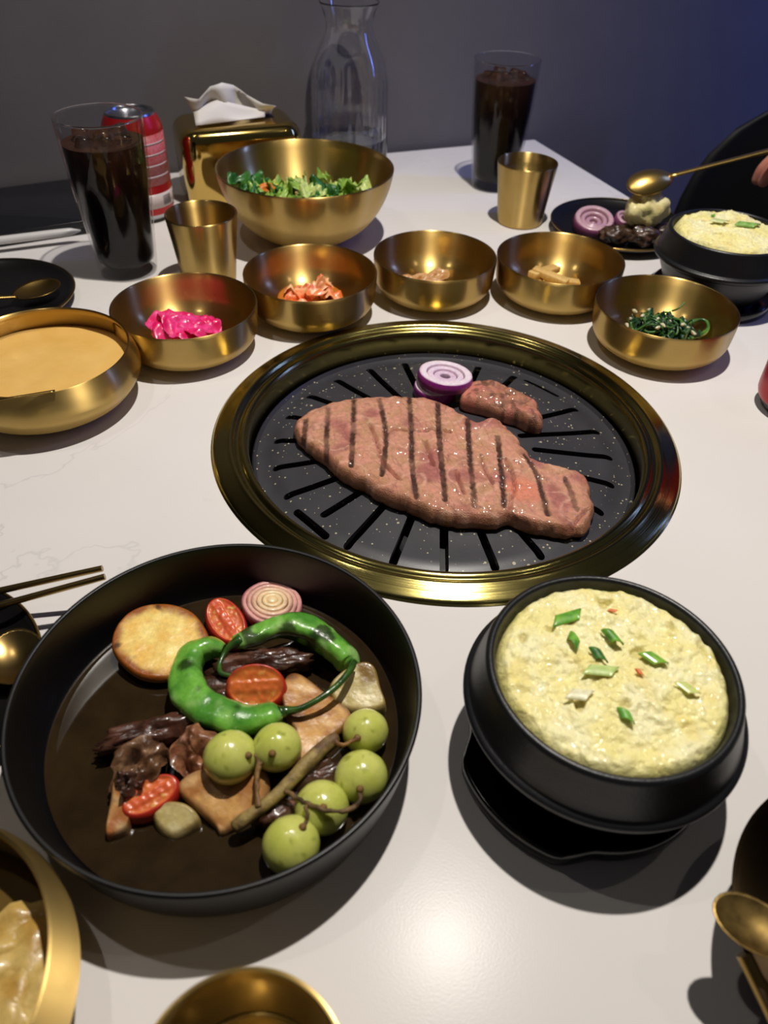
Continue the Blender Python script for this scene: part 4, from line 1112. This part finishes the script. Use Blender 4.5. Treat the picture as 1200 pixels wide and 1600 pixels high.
# ------------------------------------------------------------------ carafe
cl = Vector((-.0630, 1.0960, 0))
t = thing('water_carafe', 'clear ribbed glass water carafe standing against the grey wall', 'carafe', cl)
rib = lambda a, z: (.010*math.cos(28*a) if z < .115 else 0)
outer = smooth_prof([(0, 0), (.046, 0), (.0485, .002), (.0495, .008), (.0498, .04), (.0496, .085), (.0488, .112), (.0455, .130), (.0385, .147), (.0318, .160), (.0292, .170), (.0305, .181), (.0345, .192), (.0368, .196)], 3)
inner = smooth_prof([(.0352, .1955), (.0330, .191), (.0290, .181), (.0277, .170), (.0302, .160), (.0370, .1465), (.0438, .130), (.0470, .112), (.0476, .085), (.0476, .04), (.0470, .022), (.044, .018), (0, .0175)], 3)
V, F = lathe([(max(a, 0), b) for a, b in outer]+[(.0364, .1970)]+[(max(a, 0), b) for a, b in inner], 168, wob=rib); mesh('glass_wall', V, F, MT['glass'], t, sharp=60)
t2 = thing('carafe_water', 'shallow clear water at the bottom of the carafe', 'water', cl)
V, F = lathe([(0, .0170), (.0442, .0175), (.0476, .0222), (.0482, .040), (.0482, .046), (.0474, .0455), (0, .0455)], 168, wob=rib); mesh('water_body', V, F, MT['water'], t2, sharp=60)

# ------------------------------------------------------------------ tissue box
bl = Vector((-.246, .931, 0)); bc = bl+UX*.0715-VX*.044
t = thing('tissue_box', 'shiny gold tissue box with a tissue pulled up, against the wall', 'tissue box', bc)
def rbox(sx, sy, z0, z1, rc_, re):
    V, F = [], []; rows = []
    prof = [(re*.4, z0), (0, z0+re*.3)]+[(re*(1-math.sin(a*PI/12)), z1-re*(1-math.cos(PI/2-a*PI/12))) for a in range(0, 1)]
    prof = [(.001, z0), (0, z0+.001)]+[(re*(1-math.cos(a*PI/16)), z1-re+re*math.sin(a*PI/16)) for a in range(9)]
    for ins, z in prof:
        hx, hy = sx/2-ins, sy/2-ins; rad = max(rc_-ins, .004); row = []
        for q, (a, b) in enumerate(((1, 1), (-1, 1), (-1, -1), (1, -1))):
            for s in range(9):
                an = q*PI/2+s*PI/16; x = a*(hx-rad)+rad*math.cos(an); y = b*(hy-rad)+rad*math.sin(an)
                row.append(len(V)); V.append((x*math.cos(YAW)-y*math.sin(YAW), x*math.sin(YAW)+y*math.cos(YAW), z))
        rows.append(row)
    n = len(rows[0])
    for A, B in zip(rows[:-1], rows[1:]):
        for k in range(n): F.append((A[k], A[(k+1) % n], B[(k+1) % n], B[k]))
    F.append(tuple(reversed(rows[0]))); F.append(tuple(rows[-1]))
    return V, F
V, F = rbox(.146, .092, .006, .0885, .022, .016); mesh('box_shell', V, F, MT['gold'], t, sharp=50)
V, F = rbox(.138, .084, 0, .0075, .02, .002); mesh('box_base', V, F, MT['golddark'], t, sharp=50)
V, F = box(0, 0, .0882, .092, .020, .0008, .0003, YAW); mesh('slot_edge', V, F, MT['pedestal'], t)
tz = .0890
tis = [(281, 178), (283, 150), (312, 148), (332, 132), (370, 143), (408, 158), (427, 160), (429, 172), (405, 173), (380, 178), (340, 184), (300, 190)]
def tissue():
    # folded sheet: lower edge in the slot, upper edge following the peak
    top = [(281, 150, .118), (300, 150, .116), (322, 134, .128), (334, 133, .130), (362, 141, .124), (395, 154, .113), (412, 160, .106), (428, 162, .103)]
    n = len(top); V = []; F = []
    rows = 7
    for j in range(rows):
        v = j/(rows-1)
        for i in range(n*4-3):
            u = i/(n*4-4)*(n-1); a = int(min(u, n-2)); f = u-a
            s = -.047+.094*u/(n-1); bt = bc+UX*s*.95-VX*(0.0)+Vector((0, 0, tz))
            zt = top[a][2]+(top[a+1][2]-top[a][2])*f
            lean = -.010*math.sin(u*1.1)-.012
            tp = bc+UX*(s*1.12-.006)+VX*(lean*-1)+Vector((0, 0, zt))
            p = bt.lerp(tp, v)+VX*(.006*math.sin(u*2.3+1)*math.sin(v*PI*.9))
            V.append(p)
    m = n*4-3
    for j in range(rows-1):
        for i in range(m-1): F.append((j*m+i, j*m+i+1, (j+1)*m+i+1, (j+1)*m+i))
    # front flap falling over the top
    b = len(V)
    for j in range(6):
        v = j/5
        for i in range(15):
            u = i/14; s = -.050+.085*u
            tp = bc+UX*s+Vector((0, 0, .112-.012*abs(u-.35)*2))+VX*.010
            dn = bc+UX*(s*1.0-.002)+VX*(.030-.014*u)+Vector((0, 0, tz+.0022))
            V.append(tp.lerp(dn, v)+Vector((0, 0, .004*math.sin(v*PI)*math.sin(u*7))))
    for j in range(5):
        for i in range(14): F.append((b+j*15+i, b+j*15+i+1, b+(j+1)*15+i+1, b+(j+1)*15+i))
    return V, F
V, F = tissue(); o = wmesh('tissue', V, F, MT['tissue'], t); md = o.modifiers.new('thick', 'SOLIDIFY'); md.thickness = .0004

# ------------------------------------------------------------------ cans
def can(loc, label, rotz, text=True):
    t = thing('soda_can', label, 'can', loc, rotz, 'red soda cans')
    V, F = lathe([(0, .004), (.021, .003), (.0235, 0), (.0255, .001), (.0275, .005), (.0315, .010)], 64); mesh('can_bottom', V, F, MT['alu'], t)
    V, F = lathe([(.0315, .010), (.0328, .014), (.0330, .019), (.0330, .098), (.0322, .103), (.0275, .113)], 64); cb = mesh('can_body', V, F, MT['canred'], t, sharp=50)
    V, F = lathe([(.0275, .113), (.0272, .1145), (.0265, .1155), (.0252, .1150), (.0245, .1115), (.012, .1108), (0, .1108)], 64); mesh('can_lid', V, F, MT['alu'], t, sharp=60)
    def patch(nm, a0, a1, z0, z1, mat, rr=.03315):
        V, F = [], []; n = 14
        for z in (z0, z1):
            for k in range(n+1):
                a = a0+(a1-a0)*k/n
                for q in (rr, rr+.00025): V.append((q*math.cos(a), q*math.sin(a), z))
        s = 2*(n+1)
        for k in range(n):
            A = 2*k; F += [(A+1, A+3, s+A+3, s+A+1), (A, s+A, s+A+2, A+2), (A, A+2, A+3, A+1), (s+A, s+A+1, s+A+3, s+A+2)]
        F += [(0, 1, s+1, s), (2*n, s+2*n, s+2*n+1, 2*n+1)]
        return mesh(nm, V, F, mat, cb)
    if text:
        A0, A1 = R(-150), R(0)
        patch('fine_print', A0, A1, .043, .096, MT['canpink'])
        patch('print_band', A0, A1, .018, .034, MT['canwhite'])
        for k in range(4): patch('print_line', A0+.1, A1-.25, .052+.0115*k, .0535+.0115*k, MT['canwhite'], .0335)
        for k in range(7): patch('print_bar', R(-44+3.2*k), R(-44+3.2*k+(1.6 if k % 2 else .9)), .020, .031, MT['pedestal'], .0335)
        f = bpy.data.curves.new('can_lettering', 'FONT'); f.body = 'ko'; f.size = .0125; f.extrude = .0002; f.align_x = 'CENTER'
        o = bpy.data.objects.new('can_lettering', f); COL.objects.link(o); o.parent = t; f.materials.append(MT['canwhite']); bpy.context.view_layer.update()
        lm = bpy.data.meshes.new_from_object(o.evaluated_get(bpy.context.evaluated_depsgraph_get())); bpy.data.objects.remove(o); o = new_obj('can_lettering', lm, t)
        a = R(-78); o.location = (.0318*math.cos(a), .0318*math.sin(a), .0995); o.rotation_euler = (R(64), 0, a+PI/2)
    return t
can((-.2955, .9130, 0), 'red and white soda can squeezed between the cola glass and the tissue box', R(10))
can((.3410, .5430, 0), 'red soda can barely entering the picture at its right edge', 0, False)

# ------------------------------------------------------------------ tablet and stylus
ta = P(0, 387); tbv = P(130, 367); d = (tbv-ta); d.z = 0; d.normalize(); nrm = Vector((-d.y, d.x, 0))
tr = math.atan2(d.y, d.x)
tc = ta+d*(-.012)+nrm*.083
t = thing('tablet', 'dark tablet lying flat on the table by the wall at the left', 'tablet', (tc.x, tc.y, 0), tr)
V, F = box(0, 0, 0, .245, .166, .009, .002); mesh('case', V, F, MT['rubber'], t, sharp=40)
V, F = box(0, .004, .0091, .228, .144, .0006, .0002); mesh('screen', V, F, MT['screen'], t)
sa, sb = P(-60, 383, .0135), P(126, 360, .0135)
q = open_spline([tuple(sa)+(.0042,), tuple(sa.lerp(sb, .82))+(.0042,), tuple(sa.lerp(sb, .93))+(.0030,), tuple(sb)+(.0008,)], 24)
V, F = tube(q, 16); o = wmesh('stylus', V, F, MT['white']); tag(o, 'white stylus pen lying along the edge of the dark tablet', 'stylus')

# ------------------------------------------------------------------ spoons and chopsticks
def spoon(tip, neck, end, wd, label, mat, depth=.006, flip=1, hw=.0026, name='spoon', roll=0.0, mid=None):
    """bowl from tip to neck, handle from neck to end (world points)"""
    t = thing(name, label, 'spoon', (neck.x, neck.y, min(tip.z, neck.z, end.z)))
    ax = (tip-neck); L = ax.length; ax.normalize()
    sd = ax.cross(Vector((0, 0, 1))).normalized(); sd = Matrix.Rotation(roll, 3, ax) @ sd; up = sd.cross(ax)*flip
    V, F = [], []; n, m = 26, 12
    for s in (0, 1):
        for i in range(m+1):
            q = i/m
            for k in range(n):
                a = 2*PI*k/n; x = .5+.5*math.cos(a)*q; y = math.sin(a)*q*wd/2*(1+.10*math.cos(a))
                z = -depth*(1-q*q)-s*.0011*(1-q**8*.6)
                V.append(neck+ax*(x*L)+sd*y+up*z)
    S = (m+1)*n
    for i in range(m):
        for k in range(n):
            k2 = (k+1) % n; F.append((i*n+k, (i+1)*n+k, (i+1)*n+k2, i*n+k2)); F.append((S+i*n+k, S+i*n+k2, S+(i+1)*n+k2, S+(i+1)*n+k))
    for k in range(n):
        k2 = (k+1) % n; F.append((m*n+k, S+m*n+k, S+m*n+k2, m*n+k2))
    wmesh('spoon_bowl', V, F, mat, t)
    pts = [tuple(neck+ax*.004-up*.0012)+(hw*.9,)]+([tuple(mid)+(hw,)] if mid is not None else [tuple(neck.lerp(end, .5))+(hw,)])+[tuple(end)+(hw*1.25,)]
    V, F = tube(open_spline(pts, 24), 12, .55); wmesh('handle', V, F, mat, t)
    return t
# raised spoon with a lump of egg
s_neck, s_tip = P(1050, 275, .074), P(980, 294, .064)
s_end = P(1290, 212, .110)
spoon(s_tip, s_neck, s_end, .033, 'gold spoon held by a hand above the far plate', MT['goldmatte'], .007, -1, .0040, roll=R(-30))
lump_c = P(1010, 330, .038)
V, F, C = blob(lump_c, (.0255, .015, .0225), .25, 2.7, .26, 1.6, 56, lambda d, p: mixc(mixc(lin((246, 234, 176)), lin((234, 218, 144)), .5+fr(p.x, p.y, p.z, 60)), lin((150, 160, 80)), smooths(.35, .6, nz(p.x, p.y, p.z, 90))*.6), .25, 4)
o = wmesh('egg_lump', V, F, MT['egg'], cols=C); tag(o, 'lump of steamed egg slipping off the raised spoon onto the meat', 'egg')
# meat and onion on that plate
BR = [lin((76, 52, 38)), lin((46, 30, 22)), lin((116, 90, 70))]
for i, (x, y, z, rd, rot, lb) in enumerate([(965, 366, .014, (.021, .013, .0105), .1, 'dark grilled beef piece at the left front of the far plate'), (1005, 370, .014, (.021, .013, .0115), -.2, 'dark grilled beef piece under the egg lump'), (1034, 362, .013, (.015, .012, .0095), .3, 'dark grilled beef piece at the right of the far plate')]):
    V, F, C = blob(P(x, y, z), rd, rot, i*2.2, .28, 2, 44, lambda d, p: mixc(mixc(BR[0], BR[1], .5+fr(p.x, p.y, p.z, 120)), BR[2], smooths(.2, .6, nz(p.x, p.y, p.z, 180))*.6), 0, 5, .0048)
    o = wmesh('grilled_beef', V, F, MT['braised'], cols=C); tag(o, lb, 'beef', 'grilled beef on the far plate')
oc = P(928, 340, .018)
onion_slice((oc.x, oc.y, .0065), .0235, .014, (R(16), R(-8), .4), 'glossy cooked red onion piece on the far plate', 4, ON_DONE)
oc = P(976, 338, .016); onion_slice((oc.x, oc.y, .0075), .0130, .009, (R(20), R(10), .2), 'small cooked red onion piece beside the egg lump', 2, ON_DONE)
# spoon on the left plate
spoon(P(92, 438, .0155), P(20, 464, .0130), P(-70, 468, .022), .036, 'brass spoon lying in the small black plate behind the soup', MT['golddark'], .006, 1)
# spoon in the soup
spoon(P(-50, 575, .031), P(-40, 628, .040), P(86, 611, .0478), .034, 'thin dark spoon handle over the near rim of the soup bowl', MT['golddark'], .005, 1, .0013, mid=P(0, 624, .0482))
# mid left: chopsticks and spoon
for k, (x0, y0, x1, y1, lb) in enumerate([(-60, 936, 160, 888, 'bronze chopstick on the small plate, the farther of the pair'), (-60, 962, 164, 901, 'bronze chopstick on the small plate, the nearer of the pair')]):
    a, b = P(x0, y0, .0172), P(x1, y1, .030)
    dd = (b-a); V, F = tube([tuple(a.lerp(b, u))+(.0021-.0002*u,) for u in (0, .3, .6, .9, .985, 1)], 10); o = wmesh('chopstick', V, F, MT['bronze'], sharp=60); tag(o, lb, 'chopstick', 'pair of bronze chopsticks')
spoon(P(66, 1000, .0165), P(-25, 1052, .0145), P(-120, 1085, .024), .040, 'dark bronze spoon lying in the small plate under the chopsticks', MT['bronze'], .0065, 1)
# right: spoon over the dark bowl
s1, s2 = P(1114, 1412, .0475), P(1262, 1486, .0440)
spoon(s1, s2, s2+(s2-s1).normalized()*.118+Vector((0, 0, .004)), .021, 'worn gold spoon resting across the dark bronze bowl', plain('worn_spoon', (196, 164, 96), .42, 1.0, var=(120, 96, 58), vscale=140), .0035, 1)
# chopstick inside the bronze bowl
a, b = P(1162, 1490, .0430), P(1225, 1620, .030)
V, F = tube([tuple(a.lerp(b, u))+(.0030,) for u in (0, .02, .5, .98, 1)], 10); o = wmesh('chopstick', V, F, MT['golddark'], sharp=60); tag(o, 'gold utensil handle leaning in the dark bronze bowl below the spoon', 'chopstick')

# ------------------------------------------------------------------ chair at the right
chc = Vector((.600, 1.040, -.75))
t = thing('dining_chair', 'black round-backed dining chair in the dark beyond the table corner', 'chair', chc, R(-32))
def shell():
    V, F = [], []; n, m = 28, 14
    for s in (0, 1):
        for j in range(m+1):
            v = j/m; z = .40+v*.45
            for i in range(n+1):
                u = i/n*2-1; half = .235*math.sqrt(max(0, 1-(max(0, v-.35)/.66)**4.0)); half = max(half, .012)
                x = u*half; y = .17+.05*v-.10*(u*half/.235)**2-(s*.022)
                V.append((x, y, z-.010*u*u*v))
    S = (n+1)*(m+1)
    for j in range(m):
        for i in range(n):
            A = j*(n+1)+i; F.append((A, A+1, A+n+2, A+n+1)); B = S+A; F.append((B, B+n+1, B+n+2, B+1))
    for j in range(m):
        for i in (0, n):
            A = j*(n+1)+i; q = (A, A+n+1, S+A+n+1, S+A); F.append(q if i == 0 else tuple(reversed(q)))
    for j in (0, m):
        for i in range(n):
            A = j*(n+1)+i; q = (A, S+A, S+A+1, A+1); F.append(q if j == 0 else tuple(reversed(q)))
    return V, F
V, F = shell(); mesh('backrest', V, F, MT['chair'], t)
V, F = box(0, -.03, .43, .44, .42, .05, .015); mesh('seat', V, F, MT['chair'], t, sharp=50)
for sx in (-1, 1):
    for sy in (-1, 1):
        V, F = tube([(sx*.17, -.03+sy*.16, .435, .013), (sx*.20, -.03+sy*.19, 0.0, .010)], 12); mesh('leg', V, F, MT['pedestal'], t)

# ------------------------------------------------------------------ hand holding the spoon
def person():
    g0 = P(1284, 196, .118)                      # where the handle is gripped
    hd = (s_end-s_neck).normalized()
    # hand frame: fingers point to the left (towards the spoon bowl), palm faces down-left
    fx = Vector((-1, -.10, -.10)).normalized(); uz = Vector((-.10, -.25, 1)).normalized(); sy = fx.cross(uz).normalized(); uz = sy.cross(fx).normalized()
    wrist = g0-fx*.072+uz*-.010+sy*.006
    elbow = wrist+Vector((.225, -.085, -.035)); sho = elbow+Vector((.10, .06, .26))
    V, E, RAD = [], [], []
    def vt(p, r_): V.append(p); RAD.append(r_); return len(V)-1
    pw = vt(wrist, .024); pe = vt(elbow, .038); ps = vt(sho, .050); E.append((pw, pe)); E.append((pe, ps))
    palm = vt(wrist-fx*-.040, .025); E.append((pw, palm))
    lens = [(.019, .040, .025, .019, 0), (.006, .043, .028, .020, 1), (-.007, .040, .026, .019, 2), (-.019, .032, .020, .016, 3)]
    for off, l1, l2, l3, k in lens:
        b = wrist+fx*(.070-.004*k)+sy*off*-1+uz*.004
        i0 = vt(b, .0105); E.append((palm, i0))
        c1 = (fx*.86-uz*.40-sy*.03*k).normalized(); c2 = (fx*.30-uz*.92).normalized() if k > 1 else (fx*.62-uz*.74).normalized(); c3 = (-fx*.45-uz*.80).normalized() if k > 1 else (fx*.10-uz*.95).normalized()
        p1 = b+c1*l1; p2 = p1+c2*l2; p3 = p2+c3*l3
        for q, r_ in ((p1, .0088), (p2, .0080), (p3, .0066)):
            i1 = vt(q, r_); E.append((i0, i1)); i0 = i1
    tb0 = wrist+fx*.022+sy*.026+uz*.0; i0 = vt(tb0, .0125); E.append((pw, i0))
    for q, r_ in ((tb0+fx*.030+sy*.008+uz*.012, .0105), (tb0+fx*.058-sy*.002+uz*.013, .0090), (tb0+fx*.078-sy*.010+uz*.006, .0075)):
        i1 = vt(q, r_); E.append((i0, i1)); i0 = i1
    org = Vector(wrist)
    me = bpy.data.meshes.new('person'); me.from_pydata([v-org for v in V], E, []); me.materials.append(MT['skin'])
    o = new_obj('person', me); o.location = org
    md = o.modifiers.new('skin', 'SKIN'); md.use_smooth_shade = True
    for i, sv in enumerate(me.skin_vertices[0].data): sv.radius = (RAD[i], RAD[i]); sv.use_root = (i == 0)
    sd = o.modifiers.new('sub', 'SUBSURF'); sd.levels = 2; sd.render_levels = 2
    tag(o, 'hand of a person in black at the right edge holding a gold spoon', 'person')
    q = open_spline([tuple(wrist+(elbow-wrist)*.18)+(.034,), tuple(wrist.lerp(elbow, .6))+(.046,), tuple(elbow)+(.052,), tuple(elbow.lerp(sho, .5))+(.060,), tuple(sho+Vector((0, 0, .04)))+(.066,)], 24)
    Vs, Fs = tube(q, 20); wmesh('sleeve', Vs, Fs, MT['sleeve'], o)
person()
